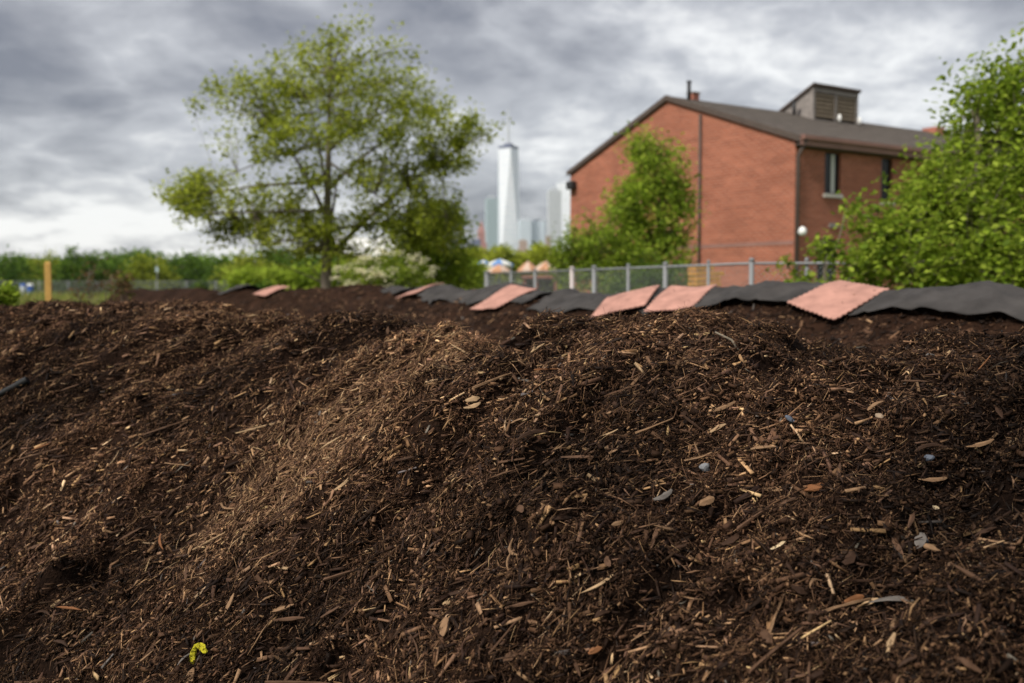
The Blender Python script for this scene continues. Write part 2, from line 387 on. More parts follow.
# ---------------------------------------------------------------- loose chips
PAL = np.array([(0.0140,0.0073,0.0045),(0.033,0.0171,0.0103),(0.080,0.0418,0.0237),(0.162,0.089,0.049),(0.29,0.172,0.091),(0.44,0.295,0.16),(0.11,0.094,0.083)])
def chip_mesh(P, Nn, T, Ln, Wd, Th, rings, sides, colr, taper=0.55, bend=0.0):
    """vectorised splinters: P centre, Nn normal, T long axis"""
    n = len(P); B = np.cross(Nn, T)
    V = np.zeros((n, rings, sides, 3)); an = np.arange(sides) * 2 * np.pi / sides + np.pi / sides
    tt = np.linspace(-0.5, 0.5, rings)
    for i, t in enumerate(tt):
        tp = 1.0 if rings > 2 and 0 < i < rings - 1 else taper
        jit = 1 + rng.uniform(-0.35, 0.35, (n, 1)); sh = rng.normal(0, 0.10, (n, 1))
        cen = P + T * (Ln[:, None] * (t + rng.uniform(-.06, .06, (n, 1)))) + B * (Wd[:, None] * sh * 2) + Nn * (bend * Ln * (0.25 - t * t) * 1.2)[:, None] if np.ndim(bend) else P + T * (Ln[:, None] * t) + B * (Wd[:, None] * sh)
        for k in range(sides):
            V[:, i, k] = cen + B * (Wd[:, None] * 0.62 * math.cos(an[k]) * tp * jit * (1 + rng.uniform(-.3, .3, (n, 1)))) + Nn * (Th[:, None] * 0.62 * math.sin(an[k]) * tp * jit)
    base = (np.arange(n) * rings * sides)[:, None]
    fq = []
    for i in range(rings - 1):
        for k in range(sides):
            a = i * sides + k; b = i * sides + (k + 1) % sides
            fq.append([a, b, b + sides, a + sides])
    F = [np.concatenate([base + np.array(q)[None] for q in fq])]
    c0 = base + np.arange(sides)[::-1][None]; c1 = base + ((rings - 1) * sides + np.arange(sides))[None]
    F.append(np.concatenate([c0, c1]))
    c = np.repeat(colr, rings * sides, axis=0)
    return V.reshape(-1, 3), F, c
def normals(hf, x, y, e=0.03):
    zx = (hf(x + e, y) - hf(x - e, y)) / (2 * e); zy = (hf(x, y + e) - hf(x, y - e)) / (2 * e)
    n = np.stack([-zx, -zy, np.ones_like(zx)], -1); return n / np.linalg.norm(n, axis=1, keepdims=True)
def orient(hf, x, y, tilt, dirs, spread):
    n = normals(hf, x, y) + rng.normal(0, tilt, (len(x), 3)); n /= np.linalg.norm(n, axis=1, keepdims=True)
    a = dirs + rng.normal(0, spread, len(x)); t = np.stack([np.cos(a), np.sin(a), np.zeros_like(a)], -1)
    t = t - n * (t * n).sum(1, keepdims=True); t /= np.linalg.norm(t, axis=1, keepdims=True)
    return n, t
def in_view(x, y, m=0.7):
    return (np.abs(x / y) < 0.53 + m / y)
def scatter(n, hf, dens, ymin=1.25, ymax=8.4, xr=(-6.5, 3.6), zmin=0.05, m=0.95):
    X = []; Y = []; k = 0
    while k < n:
        x = rng.uniform(*xr, 60000); y = rng.uniform(ymin, ymax, 60000)
        ok = in_view(x, y, m) & (rng.uniform(0, 1, 60000) < dens(x, y))
        x = x[ok]; y = y[ok]; z = hf(x, y); ok = z > zmin; X.append(x[ok]); Y.append(y[ok]); k += ok.sum()
    return np.concatenate(X)[:n], np.concatenate(Y)[:n]
def colours(x, y, w, light=0.0):
    d = dry(x, y) * 0.9 + light
    p = np.array(w)[None] * np.stack([1 - .75 * d, 1 - .5 * d, 1 + .5 * d, 1 + 2.4 * d, 1 + 4.0 * d, 1 + 3.6 * d, np.ones_like(d)], -1)
    p = np.clip(p, 0.0005, None); p /= p.sum(1, keepdims=True); cum = p.cumsum(1)
    i = (rng.uniform(0, 1, (len(x), 1)) > cum).sum(1).clip(0, 6)
    c = PAL[i] * rng.uniform(0.7, 1.35, (len(x), 1)) * moist(x, y)[:, None]; c[:, 2] *= rng.uniform(0.85, 1.15, len(x))
    return c
def downdir(x, y):
    # splinters lie along the way they slid: towards the lower left on the left flank, more evenly on the right
    return np.where(x < 0.3, 0.88, 0.55)
dens = lambda x, y: np.clip((3.0 / np.hypot(x, y)) ** 1.1, 0.25, 1)
parts = []
# chips
n = 47000; x, y = scatter(n, pile_h, dens); nn_, tt_ = orient(pile_h, x, y, 0.38, downdir(x, y), np.where(x < .3, .55, .85))
ln = rng.lognormal(math.log(0.028), 0.55, n).clip(.008, .085); P = np.stack([x, y, pile_h(x, y)], -1) + nn_ * 0.010
parts.append(chip_mesh(P, nn_, tt_, ln, np.minimum(ln * rng.uniform(.14, .55, n), rng.uniform(.009, .019, n)), np.minimum(ln * rng.uniform(.05, .16, n), .007), 2, 4, colours(x, y, (.26,.29,.22,.145,.06,.018,.008)), 0.7))
# splinters and fibres
n = 43000; x, y = scatter(n, pile_h, dens); nn_, tt_ = orient(pile_h, x, y, 0.30, downdir(x, y), np.where(x < .3, .48, .8))
ln = rng.lognormal(math.log(0.041), 0.5, n).clip(.012, .15); P = np.stack([x, y, pile_h(x, y)], -1) + nn_ * rng.uniform(.006, .018, (n, 1))
wd = rng.uniform(.0018, .0065, n)
parts.append(chip_mesh(P, nn_, tt_, ln, wd, wd * .7, 3, 3, colours(x, y, (.22,.27,.23,.17,.08,.022,.006)), 0.4, rng.normal(0, .25, n)))
# straw-like strands of the dry patch
n = 6500; x, y = scatter(n, pile_h, lambda x, y: np.clip(dry(x, y) - .15, 0, 1)); nn_, tt_ = orient(pile_h, x, y, 0.25, downdir(x, y), .5)
ln = rng.lognormal(math.log(0.042), 0.45, n).clip(.015, .12); P = np.stack([x, y, pile_h(x, y)], -1) + nn_ * rng.uniform(.010, .024, (n, 1)); wd = rng.uniform(.0018, .0055, n)
parts.append(chip_mesh(P, nn_, tt_, ln, wd, wd * .6, 3, 3, PAL[rng.choice(6, n, p=[0, .05, .25, .37, .27, .06])] * rng.uniform(.75, 1.25, (n, 1)), .4, rng.normal(0, .25, n)))
V = np.concatenate([p[0] for p in parts]); off = np.cumsum([0] + [len(p[0]) for p in parts])
F = [f + off[i] for i, p in enumerate(parts) for f in p[1]]
tag(npmesh('loose_chips', V, F, M['chips'], pile, col=np.concatenate([p[2] for p in parts])), kind='stuff')

# fine shredded matter: small clumps of crumbs and fibres laid over the whole face
def fine_clump(seed):
    r_ = 0.055; nc_, nf_ = 40, 60; n_ = nc_ + nf_
    rr = r_ * np.sqrt(rng.uniform(0, 1, n_)); aa = rng.uniform(0, 6.283, n_)
    P_ = np.stack([rr * np.cos(aa), rr * np.sin(aa), rng.normal(0, .006, n_) + .004 * (1 - rr / r_)], -1)
    nr = rng.normal(0, .55, (n_, 3)); nr[:, 2] += 1; nr /= np.linalg.norm(nr, axis=1, keepdims=True)
    a2 = np.where(np.arange(n_) < nc_, rng.uniform(0, 6.283, n_), rng.normal(0, .7, n_)); t_ = np.stack([np.cos(a2), np.sin(a2), 0 * a2], -1)
    t_ -= nr * (t_ * nr).sum(1, keepdims=True); t_ /= np.linalg.norm(t_, axis=1, keepdims=True)
    w_ = [.30, .33, .22, .10, .036, .010, .004]; cc = PAL[rng.choice(7, n_, p=w_)] * rng.uniform(.7, 1.35, (n_, 1))
    l1 = rng.lognormal(math.log(.0085), .4, nc_); l2 = rng.lognormal(math.log(.025), .45, nf_).clip(.008, .06); w2 = rng.uniform(.001, .0032, nf_)
    A_ = chip_mesh(P_[:nc_], nr[:nc_], t_[:nc_], l1, l1 * rng.uniform(.5, .9, nc_), l1 * rng.uniform(.35, .7, nc_), 2, 3, cc[:nc_], .6)
    B_ = chip_mesh(P_[nc_:], nr[nc_:], t_[nc_:], l2, w2, w2 * .7, 2, 3, cc[nc_:], .5)
    o = npmesh('fine_clump', np.concatenate([A_[0], B_[0]]), [*A_[1], *[f + len(A_[0]) for f in B_[1]]], M['fine'], None, col=np.concatenate([A_[2], B_[2]]))
    COL.objects.unlink(o); return o
def gn_scatter(name, P_, Nv, Tv, scl, tint, variants, parent):
    me = bpy.data.meshes.new(name); me.vertices.add(len(P_)); me.vertices.foreach_set('co', P_.astype(np.float32).ravel())
    Bv = np.cross(Nv, Tv); eul = np.stack([np.arctan2(Bv[:, 2], Nv[:, 2]), np.arcsin(np.clip(-Tv[:, 2], -1, 1)), np.arctan2(Tv[:, 1], Tv[:, 0])], -1)
    def put(nm, ty, arr, key):
        a_ = me.attributes.new(nm, ty, 'POINT'); a_.data.foreach_set(key, np.ascontiguousarray(arr).ravel())
    put('rot', 'FLOAT_VECTOR', eul.astype(np.float32), 'vector'); put('scl', 'FLOAT', scl.astype(np.float32), 'value')
    put('pick', 'INT', rng.integers(0, len(variants), len(P_)).astype(np.int32), 'value'); put('tint', 'FLOAT_VECTOR', tint.astype(np.float32), 'vector')
    o = bpy.data.objects.new(name, me); COL.objects.link(o); o.parent = parent
    g_ = bpy.data.node_groups.new(name, 'GeometryNodeTree'); g_.interface.new_socket('Geometry', in_out='INPUT', socket_type='NodeSocketGeometry'); g_.interface.new_socket('Geometry', in_out='OUTPUT', socket_type='NodeSocketGeometry')
    gi = g_.nodes.new('NodeGroupInput'); go = g_.nodes.new('NodeGroupOutput'); ip = g_.nodes.new('GeometryNodeInstanceOnPoints'); jn = g_.nodes.new('GeometryNodeJoinGeometry')
    for v in variants:
        oi = g_.nodes.new('GeometryNodeObjectInfo'); oi.inputs['Object'].default_value = v; oi.inputs['As Instance'].default_value = True; g_.links.new(oi.outputs['Geometry'], jn.inputs[0])
    def na(nm, ty):
        q_ = g_.nodes.new('GeometryNodeInputNamedAttribute'); q_.data_type = ty; q_.inputs['Name'].default_value = nm; return q_.outputs['Attribute']
    er = g_.nodes.new('FunctionNodeEulerToRotation'); g_.links.new(na('rot', 'FLOAT_VECTOR'), er.inputs[0])
    g_.links.new(gi.outputs[0], ip.inputs['Points']); g_.links.new(jn.outputs[0], ip.inputs['Instance']); ip.inputs['Pick Instance'].default_value = True
    g_.links.new(na('pick', 'INT'), ip.inputs['Instance Index']); g_.links.new(er.outputs[0], ip.inputs['Rotation']); g_.links.new(na('scl', 'FLOAT'), ip.inputs['Scale'])
    g_.links.new(ip.outputs[0], go.inputs[0]); md = o.modifiers.new('scatter', 'NODES'); md.node_group = g_
    return tag(o, kind='stuff')
CLUMPS = [fine_clump(i) for i in range(10)]
n = 15000; x, y = scatter(n, pile_h, dens); nn_, tt_ = orient(pile_h, x, y, .16, downdir(x, y), .6)
tn = (moist(x, y) * (1 + 1.0 * dry(x, y)) * rng.uniform(.8, 1.2, n))[:, None] * np.array([[1.0, .985, .96]])
gn_scatter('fine_mulch', np.stack([x, y, pile_h(x, y)], -1) + nn_ * rng.normal(-.002, .005, (n, 1)), nn_, tt_, rng.uniform(.75, 1.25, n), tn, CLUMPS, pile)

# larger pieces, one object each
def big_chip(colr, seed, kind):
    r = np.random.default_rng(seed)
    rings, sides = (6, 5) if kind != 'stick' else (8, 5)
    vs = []
    bend = r.normal(0, .06 if kind != 'stick' else .05); tw = r.uniform(-.5, .5)
    ww, th = {'chip': (.26, .10), 'sliver': (.13, .07), 'stick': (.06, .055), 'bark': (.45, .14)}[kind]
    for i in range(rings):
        t = i / (rings - 1) - .5; e_ = 1 - abs(2 * t) ** 2 * r.uniform(.55, .95)
        if kind == 'stick': e_ = 1 - .45 * (t + .5)
        for k in range(sides):
            a = 2 * math.pi * k / sides + tw * t
            vs.append((t + r.normal(0, .014), ww / 2 * math.cos(a) * e_ * r.uniform(.75, 1.2) + bend * (1 - 4 * t * t), th / 2 * math.sin(a) * e_ * r.uniform(.7, 1.2) + abs(bend) * .4 * (1 - 4 * t * t)))
    fs = [(i*sides+k, i*sides+(k+1) % sides, (i+1)*sides+(k+1) % sides, (i+1)*sides+k) for i in range(rings-1) for k in range(sides)]
    fs += [tuple(range(sides))[::-1], tuple((rings-1)*sides+k for k in range(sides))]
    me = bpy.data.meshes.new('wood_chip'); me.from_pydata(vs, [], fs); me.update()
    c = me.color_attributes.new('col', 'FLOAT_COLOR', 'POINT')
    cc = np.ones((len(vs), 4), np.float32); cc[:, :3] = np.array(colr) * (1 + r.uniform(-.22, .22, (len(vs), 1)))
    c.data.foreach_set('color', cc.ravel()); me.materials.append(M['chips']); return me
BC = {'dark': (0.038,.020,.012), 'mid': (.085,.046,.027), 'tan': (.20,.118,.064), 'pale': (.34,.225,.125), 'cream': (.50,.38,.23), 'grey': (.11,.096,.085), 'rust': (.17,.072,.03)}
LIB = {}
for ck, cv in BC.items():
    for kd in ('chip', 'sliver', 'stick', 'bark'):
        LIB[(ck, kd)] = [big_chip(cv, hash((len(ck), len(kd), j, ord(ck[0]), ord(ck[1]), ord(kd[1]))) % 10000, kd) for j in range(3 if ck in ('dark','mid','tan') else 2)]
def place_chip(q, ang, ln, ck, kd, lift=0.022, tilt=.12, name='wood_chip', parent=pile, pitch=0.0):
    me = random.choice(LIB[(ck, kd)])
    o = bpy.data.objects.new(name, me); COL.objects.link(o); o.parent = parent
    nrm = normals(pile_h, np.array([q[0]]), np.array([q[1]]), .05)[0] + rng.normal(0, tilt, 3); nrm /= np.linalg.norm(nrm)
    t = np.array([math.cos(ang), math.sin(ang), 0]); t = t - nrm * t.dot(nrm); t /= np.linalg.norm(t)
    if pitch: t = t * math.cos(pitch) + nrm * math.sin(pitch); nrm = nrm - t * nrm.dot(t); nrm /= np.linalg.norm(nrm)
    b = np.cross(nrm, t); p = np.array([q[0], q[1], float(pile_h(np.array([q[0]]), np.array([q[1]]))[0])]) + nrm * lift
    s = ln * 1.2
    o.matrix_world = Matrix(((t[0]*s, b[0]*s, nrm[0]*s, p[0]), (t[1]*s, b[1]*s, nrm[1]*s, p[1]), (t[2]*s, b[2]*s, nrm[2]*s, p[2]), (0,0,0,1)))
    return o
def seg_chip(x0, y0, x1, y1, ck, kd, **kw):     # a piece seen from one end to the other
    a = ray_hit(x0, y0, pile_h); b = ray_hit(x1, y1, pile_h); d = b[:2] - a[:2]
    ln = max(0.02, min(np.linalg.norm(b - a), {'chip': .06, 'bark': .055, 'sliver': .09, 'stick': .17}[kd]))
    return place_chip((a + b) / 2, math.atan2(d[1], d[0]), ln, ck, kd, **kw)
for sgm in ((293,462,300,436,'tan','sliver'),(262,420,280,404,'pale','chip'),(283,420,240,448,'pale','stick'),(332,500,350,472,'pale','sliver'),
            (215,520,262,499,'tan','stick'),(325,455,343,440,'pale','sliver'),(504,368,520,355,'tan','chip'),(481,396,498,371,'tan','stick'),
            (545,354,562,339,'pale','sliver'),(535,358,545,351,'pale','chip'),(518,419,550,416,'pale','stick'),(515,428,526,424,'tan','chip'),
            (464,413,477,406,'pale','chip'),(466,403,475,396,'pale','bark'),(690,470,718,454,'tan','stick'),(643,538,675,531,'tan','sliver'),
            (720,555,740,540,'dark','bark'),(762,486,790,490,'tan','chip'),(780,520,800,505,'mid','bark'),(703,425,735,392,'tan','sliver'),
            (712,434,722,428,'pale','chip'),(740,400,748,386,'tan','chip'),(725,575,742,555,'mid','chip'),(586,600,612,585,'pale','sliver'),
            (798,492,832,484,'rust','bark'),(912,480,944,472,'tan','sliver'),(966,452,984,439,'tan','sliver'),(975,560,1006,550,'pale','stick'),
            (1010,556,1027,505,'tan','chip'),(773,552,785,546,'cream','chip'),(930,514,936,508,'cream','chip'),(838,604,856,596,'rust','chip'),
            (762,630,770,662,'mid','bark'),(772,640,778,598,'tan','stick'),(757,680,795,640,'mid','stick'),(800,622,870,606,'tan','stick'),
            (806,600,812,585,'tan','sliver'),(866,612,880,606,'pale','bark'),(840,580,848,548,'dark','bark'),(832,462,838,490,'mid','sliver'),
            (905,542,908,505,'mid','sliver'),(915,565,922,540,'grey','bark'),(900,640,906,620,'tan','chip'),(890,660,902,640,'pale','chip'),
            (186,592,190,570,'mid','chip'),(228,615,238,598,'tan','chip'),(144,668,154,652,'tan','sliver'),(275,620,295,608,'tan','chip'),
            (190,690,196,668,'tan','bark'),(265,606,275,595,'tan','sliver'),(285,570,300,545,'mid','stick'),(520,560,524,540,'tan','sliver'),
            (510,615,530,600,'mid','sliver'),(495,655,510,622,'mid','stick'),(445,648,452,620,'tan','bark'),(417,660,418,635,'mid','stick'),
            (504,668,515,660,'mid','bark'),(590,662,598,652,'rust','bark'),(571,583,573,560,'tan','stick'),(40,368,55,358,'pale','stick'),
            (215,313,242,301,'pale','stick'),(128,576,136,588,'tan','chip'),(300,372,335,352,'tan','stick'),(150,440,185,415,'mid','stick'),
            (20,470,60,445,'mid','stick'),(60,610,95,585,'dark','stick'),(640,440,668,428,'tan','stick'),(655,505,665,490,'grey','chip'),
            (610,410,640,398,'mid','stick'),(560,470,600,462,'mid','sliver'),(870,420,882,408,'tan','chip'),(895,395,930,385,'mid','sliver')):
    seg_chip(*sgm)
cnt = 0
while cnt < 225:
    x = rng.uniform(-3.2, 2.2); y = rng.uniform(1.9, 6.3)
    if not in_view(np.array([x]), np.array([y]), 0)[0] or rng.uniform() > (2.4 / y) ** 2: continue
    if pile_h(np.array([x]), np.array([y]))[0] < .25: continue
    d = float(dry(np.array([x]), np.array([y]))[0])
    ck = random.choices(['dark','mid','tan','pale','grey','rust'], [36*(1-.6*d), 38, 11 + 24*d, 1.2 + 9*d, 4, 3])[0]
    kd = random.choices(['chip','sliver','stick','bark'], [35, 30, 14, 21])[0]
    ln = {'chip': rng.uniform(.03,.06), 'sliver': rng.uniform(.045,.095), 'stick': rng.uniform(.07,.17), 'bark': rng.uniform(.028,.05)}[kd]
    place_chip((x, y), (0.6 if x < .3 else .3) + rng.normal(0, .8), ln, ck, kd, tilt=.22); cnt += 1

# ------------------------------------------------------------------ things lying on the pile
def rock(name, q, size, m, label, cat, seed, flat=.6, lift=.35):
    import bmesh
    r = np.random.default_rng(seed); bm = bmesh.new(); bmesh.ops.create_icosphere(bm, subdivisions=2, radius=1)
    pl = [(lambda v: v / np.linalg.norm(v))(r.normal(0, 1, 3)) for _ in range(7)]
    for v in bm.verts:
        c = np.array(v.co)
        for p_ in pl:
            k = c.dot(p_) - .68
            if k > 0: c = c - p_ * k
        v.co = c * np.array([1, .75, flat]) * size
    me = bpy.data.meshes.new(name); bm.to_mesh(me); bm.free(); me.materials.append(m)
    o = bpy.data.objects.new(name, me); COL.objects.link(o)
    o.location = (q[0], q[1], float(pile_h(np.array([q[0]]), np.array([q[1]]))[0]) + size * lift + .008); o.rotation_euler = r.uniform(-.5, .5, 3)
    return tag(o, label, cat)
rock('stone', ray_hit(705, 478, pile_h), .020, M['stone'], 'small pale grey stone lying bright on the dark mulch right of centre', 'stone', 3, .8, .7)
rock('stone', ray_hit(879, 425, pile_h), .016, M['tanstone'], 'small rounded tan stone on the upper right mulch slope', 'stone', 5, .8, .7)
rock('plastic_scrap', ray_hit(928, 468, pile_h), .018, M['bluestone'], 'small blue-grey scrap beside a tan stick at right', 'scrap', 8, .6, .9)
rock('stone', ray_hit(790, 427, pile_h), .020, M['bluestone'], 'small dull slate blue stone on the upper right mulch slope', 'stone', 9, .5, .6)
rock('stone', ray_hit(924, 548, pile_h), .013, M['bluestone'], 'small bluish grey stone leaning by dark bark at right', 'stone', 12, .7, .6)

# yellow scrap: a crooked strip
q = ray_hit(193, 662, pile_h); zq = float(pile_h(np.array([q[0]]), np.array([q[1]]))[0])
y_ = thing('yellow_scrap', (q[0], q[1], zq), 'crumpled bright yellow scrap near the bottom left of the mulch', 'scrap')
V = []; F = []
pth = [tuple(1.5 * c_ for c_ in p_) for p_ in [(-.002,0,-.004,.0085),(0,-.002,.010,.0095),(.003,-.004,.022,.008),(.009,-.007,.033,.0085),(.017,-.010,.038,.010),(.025,-.013,.034,.011),(.029,-.015,.026,.008)]]
for i, (a_, b_, c_, wd_) in enumerate(pth):
    for k in range(6):
        an = 2 * math.pi * k / 6
        V.append((a_ + wd_ * math.cos(an) * random.uniform(.45, 1.2), b_ + .006 * math.sin(an) * random.uniform(.4, 1.6), c_ + wd_ * .45 * math.sin(an) * random.uniform(.3, 1.6)))
for i in range(len(pth) - 1):
    for k in range(6): F.append((i*6+k, i*6+(k+1)%6, (i+1)*6+(k+1)%6, (i+1)*6+k))
F += [tuple(range(6))[::-1], tuple((len(pth)-1)*6+k for k in range(6))]
mb = MB(); mb.add(V, F); mb.build('strip', M['yellow'], y_, smooth=False)

# black tube that juts in at the left edge
a_ = ray_hit(27, 386, pile_h); b_ = ray_hit(-70, 434, pile_h); a_[2] += .03; b_[2] += .02
tb = thing('black_tube', tuple(a_), 'black plastic tube end jutting over the mulch at left edge', 'tube')
a_ = np.array(a_); b_ = np.array(b_); dr = (b_ - a_) / np.linalg.norm(b_ - a_); mb = MB()
ln = np.linalg.norm(b_ - a_)
mb.tube([dr * 0, dr * ln * .5, dr * ln], .0165, 14); mb.build('shaft', M['blackplastic'], tb, smooth=False)
mb = MB(); mb.tube([-dr * .004, dr * .05], .0195, 14); mb.build('end_collar', M['blackplastic'], tb)

# twig standing up from the crest
q = ray_hit(741, 351, pile_h); zq = float(pile_h(np.array([q[0]]), np.array([q[1]]))[0]); tip = at(715, 332, q[1] + .02)
tw = MB(); p0 = np.array([q[0], q[1], zq - .02]); mid = (p0 + tip) / 2 + np.array([.012, 0, .012])
tw.tube([p0, mid, tip], [.005, .0042, .0032], 7)
tag(tw.build('twig', M['bark'], None, smooth=True), 'dark bent twig poking up from the mulch crest right of centre', 'twig')

# ------------------------------------------------------------------ compost windrow behind
AX = np.array([(7.6,3.6),(6.0,4.9),(4.7,5.9),(3.6,6.8),(2.65,8.05),(1.65,9.5),(1.05,10.3),(-.15,12.3),(-1.6,16),(-3.3,19),(-5.4,22),(-6.5,23.2)])
def catmull(P, m=40):
    o = []
    Q = np.vstack([2*P[0]-P[1], P, 2*P[-1]-P[-2]])
    for i in range(1, len(Q) - 2):
        for t in np.linspace(0, 1, m, endpoint=False):
            a,b,c,d = Q[i-1],Q[i],Q[i+1],Q[i+2]
            o.append(.5*((2*b)+(-a+c)*t+(2*a-5*b+4*c-d)*t*t+(-a+3*b-3*c+d)*t**3))
    o.append(P[-1]); return np.array(o)
AXS = catmull(AX); SEG = np.r_[0, np.cumsum(np.linalg.norm(np.diff(AXS, axis=0), axis=1))]
TAN = np.gradient(AXS, axis=0); TAN /= np.linalg.norm(TAN, axis=1, keepdims=True)
NRM = np.stack([TAN[:, 1], -TAN[:, 0]], -1)        # away from the camera
if (NRM[200] * AXS[200]).sum() < 0: NRM = -NRM
AXPX = 512 + FPX * AXS[:, 0] / AXS[:, 1]
def st_of(x, y):
    s = np.zeros(x.shape); t = np.zeros(x.shape); fx = x.ravel(); fy = y.ravel(); so = np.zeros(len(fx)); to = np.zeros(len(fx))
    for i in range(0, len(fx), 8000):
        dx = fx[i:i+8000, None] - AXS[None, :, 0]; dy = fy[i:i+8000, None] - AXS[None, :, 1]
        k = np.argmin(dx*dx + dy*dy, axis=1); r_ = np.arange(len(k))
        so[i:i+8000] = SEG[k] + dx[r_, k]*TAN[k, 0] + dy[r_, k]*TAN[k, 1]; to[i:i+8000] = dx[r_, k]*NRM[k, 0] + dy[r_, k]*NRM[k, 1]
    return so.reshape(x.shape), to.reshape(x.shape)
def crest(s):
    px = np.interp(s, SEG, AXPX); 
    H = np.interp(px, [200, 290, 350, 410, 480, 545, 585, 620, 660, 700, 770, 850, 1024, 1400], [1.50, 1.47, 1.60, 1.50, 1.51, 1.51, 1.45, 1.45, 1.53, 1.44, 1.55, 1.52, 1.50, 1.5])
    return H
def wr_h(x, y, rough=1.0):
    x = np.asarray(x, float); y = np.asarray(y, float)
    s, t = st_of(x, y); 
    z = crest(s) - .60 * (np.sqrt(t * t + .07) - .26)
    z = z + .09 * fbm(x * 1.3, y * 1.3, 3, 61) + rough * (.03 * fbm(x * 6, y * 6, 3, 71))
    return z
xs = np.arange(-11, 7.6, .06); ys = np.arange(3.2, 28, .06); gxx, gyy = np.meshgrid(xs, ys); WZ = wr_h(gxx, gyy)
wind = thing('compost_windrow', (0, 0, 0), 'long dark compost windrow running behind the mulch pile under black fabric', 'compost windrow')
def wsoil(V):
    k = np.clip(1 + 1.0 * fbm(V[:, 0] * 5, V[:, 1] * 5, 3, 75), .5, 2)[:, None]; return np.array([0.027, .0135, .0082]) * k
grid_mesh('soil', gxx, gyy, WZ, 0.0, M['soil'], wind, wsoil)
n = 34000; X = []; Y = []
x = rng.uniform(-8, 6, 260000); y = rng.uniform(4.2, 22, 260000)
ok = in_view(x, y, 1.5) & (rng.uniform(0, 1, len(x)) < np.clip((8 / y) ** 1.6, .05, 1)); x = x[ok]; y = y[ok]; z = wr_h(x, y); ok = (z > .88); x = x[ok][:n]; y = y[ok][:n]; n = len(x)
nn_, tt_ = orient(wr_h, x, y, .3, np.full(n, .4), 1.0); ln = rng.lognormal(math.log(.036), .45, n).clip(.015, .11)
cw = PAL[rng.choice(7, n, p=[.36,.32,.2,.08,.025,.006,.009])] * rng.uniform(.7, 1.3, (n, 1))
v_, f_, c_ = chip_mesh(np.stack([x, y, wr_h(x, y)], -1) + nn_ * .006, nn_, tt_, ln, ln * rng.uniform(.2, .5, n), ln * rng.uniform(.08, .25, n), 2, 4, cw, .7)
tag(npmesh('loose_chips', v_, f_, M['chips'], wind, col=c_), kind='stuff')

def s_at_px(px): return float(np.interp(-px, -AXPX, SEG))
def axis_pt(s):
    return np.array([np.interp(s, SEG, AXS[:, 0]), np.interp(s, SEG, AXS[:, 1])]), np.array([np.interp(s, SEG, NRM[:, 0]), np.interp(s, SEG, NRM[:, 1])])
def fab_z(x, y, seed=0):
    s, t = st_of(np.asarray(x, float), np.asarray(y, float))
    base = wr_h(x, y, .25)
    return base + .045 + .085 * fbm(s * 1.3 + seed, t * .9, 2, 81) + .035 * np.abs(fbm(s * 4 + t * 2, t * 2.0, 2, 91)) + .009 * (1 - np.abs(fbm(s * 5 - t * 4, t * 3 + s * 2, 2, 97)) * 6).clip(-1, 1) + .005 * (1 - np.abs(fbm(s * 3 + t * 9, t * 7 - s * 4, 2, 99)) * 6).clip(-1, 1)
def fabric(px0, px1, tf, tb_, label, seed):
    s0, s1 = s_at_px(px0), s_at_px(px1); ns = max(30, int((s1 - s0) / .032)); ntt = 76
    ss = np.linspace(s0, s1, ns); V = np.zeros((ns, ntt, 3))
    for i, s in enumerate(ss):
        p, nrm_ = axis_pt(s); f0 = tf + .22 * float(fbm(np.array([s * .9 + seed]), np.array([seed * 3.1]), 3, 5)[0]) + .05 * float(vnoise(np.array([s * 5.]), np.array([seed * 1.]), 8)[0])
        for_t = np.linspace(f0, tb_, ntt); V[i, :, 0] = p[0] + nrm_[0] * for_t; V[i, :, 1] = p[1] + nrm_[1] * for_t
    ed = vnoise(np.arange(ntt) * .35, np.full(ntt, seed * 1.7), 3) * .25
    V[0, :, 0] += ed; V[-1, :, 0] += ed[::-1]
    V[:, :, 2] = fab_z(V[:, :, 0], V[:, :, 1], seed)
    idx = np.arange(ns * ntt).reshape(ns, ntt); q = np.stack([idx[:-1,:-1], idx[1:,:-1], idx[1:,1:], idx[:-1,1:]], -1).reshape(-1, 4)
    o = npmesh('fabric_sheet', V.reshape(-1, 3), [q], M['fabric'], smooth=True)
    m = o.modifiers.new('thickness', 'SOLIDIFY'); m.thickness = .005; m.offset = 1
    return tag(o, label, 'fabric', 'black fabric sheets over the windrow')
fabric(1330, 700, -.52, 1.5, 'long black fabric sheet over the windrow at right, under the rightmost pink mat', 1)
fabric(690, 566, -.50, 1.4, 'black fabric sheet between the two middle pink mats and the peaked sheet', 2)
fabric(558, 425, -.45, 1.4, 'black fabric sheet with a peaked fold in front of the chain-link gate', 3)
fabric(412, 392, -.30, 1.0, 'short grey-black fabric end beside the bare soil mound', 4)
fabric(252, 200, -.35, 1.2, 'dark fabric scrap on the far left end of the windrow', 5)

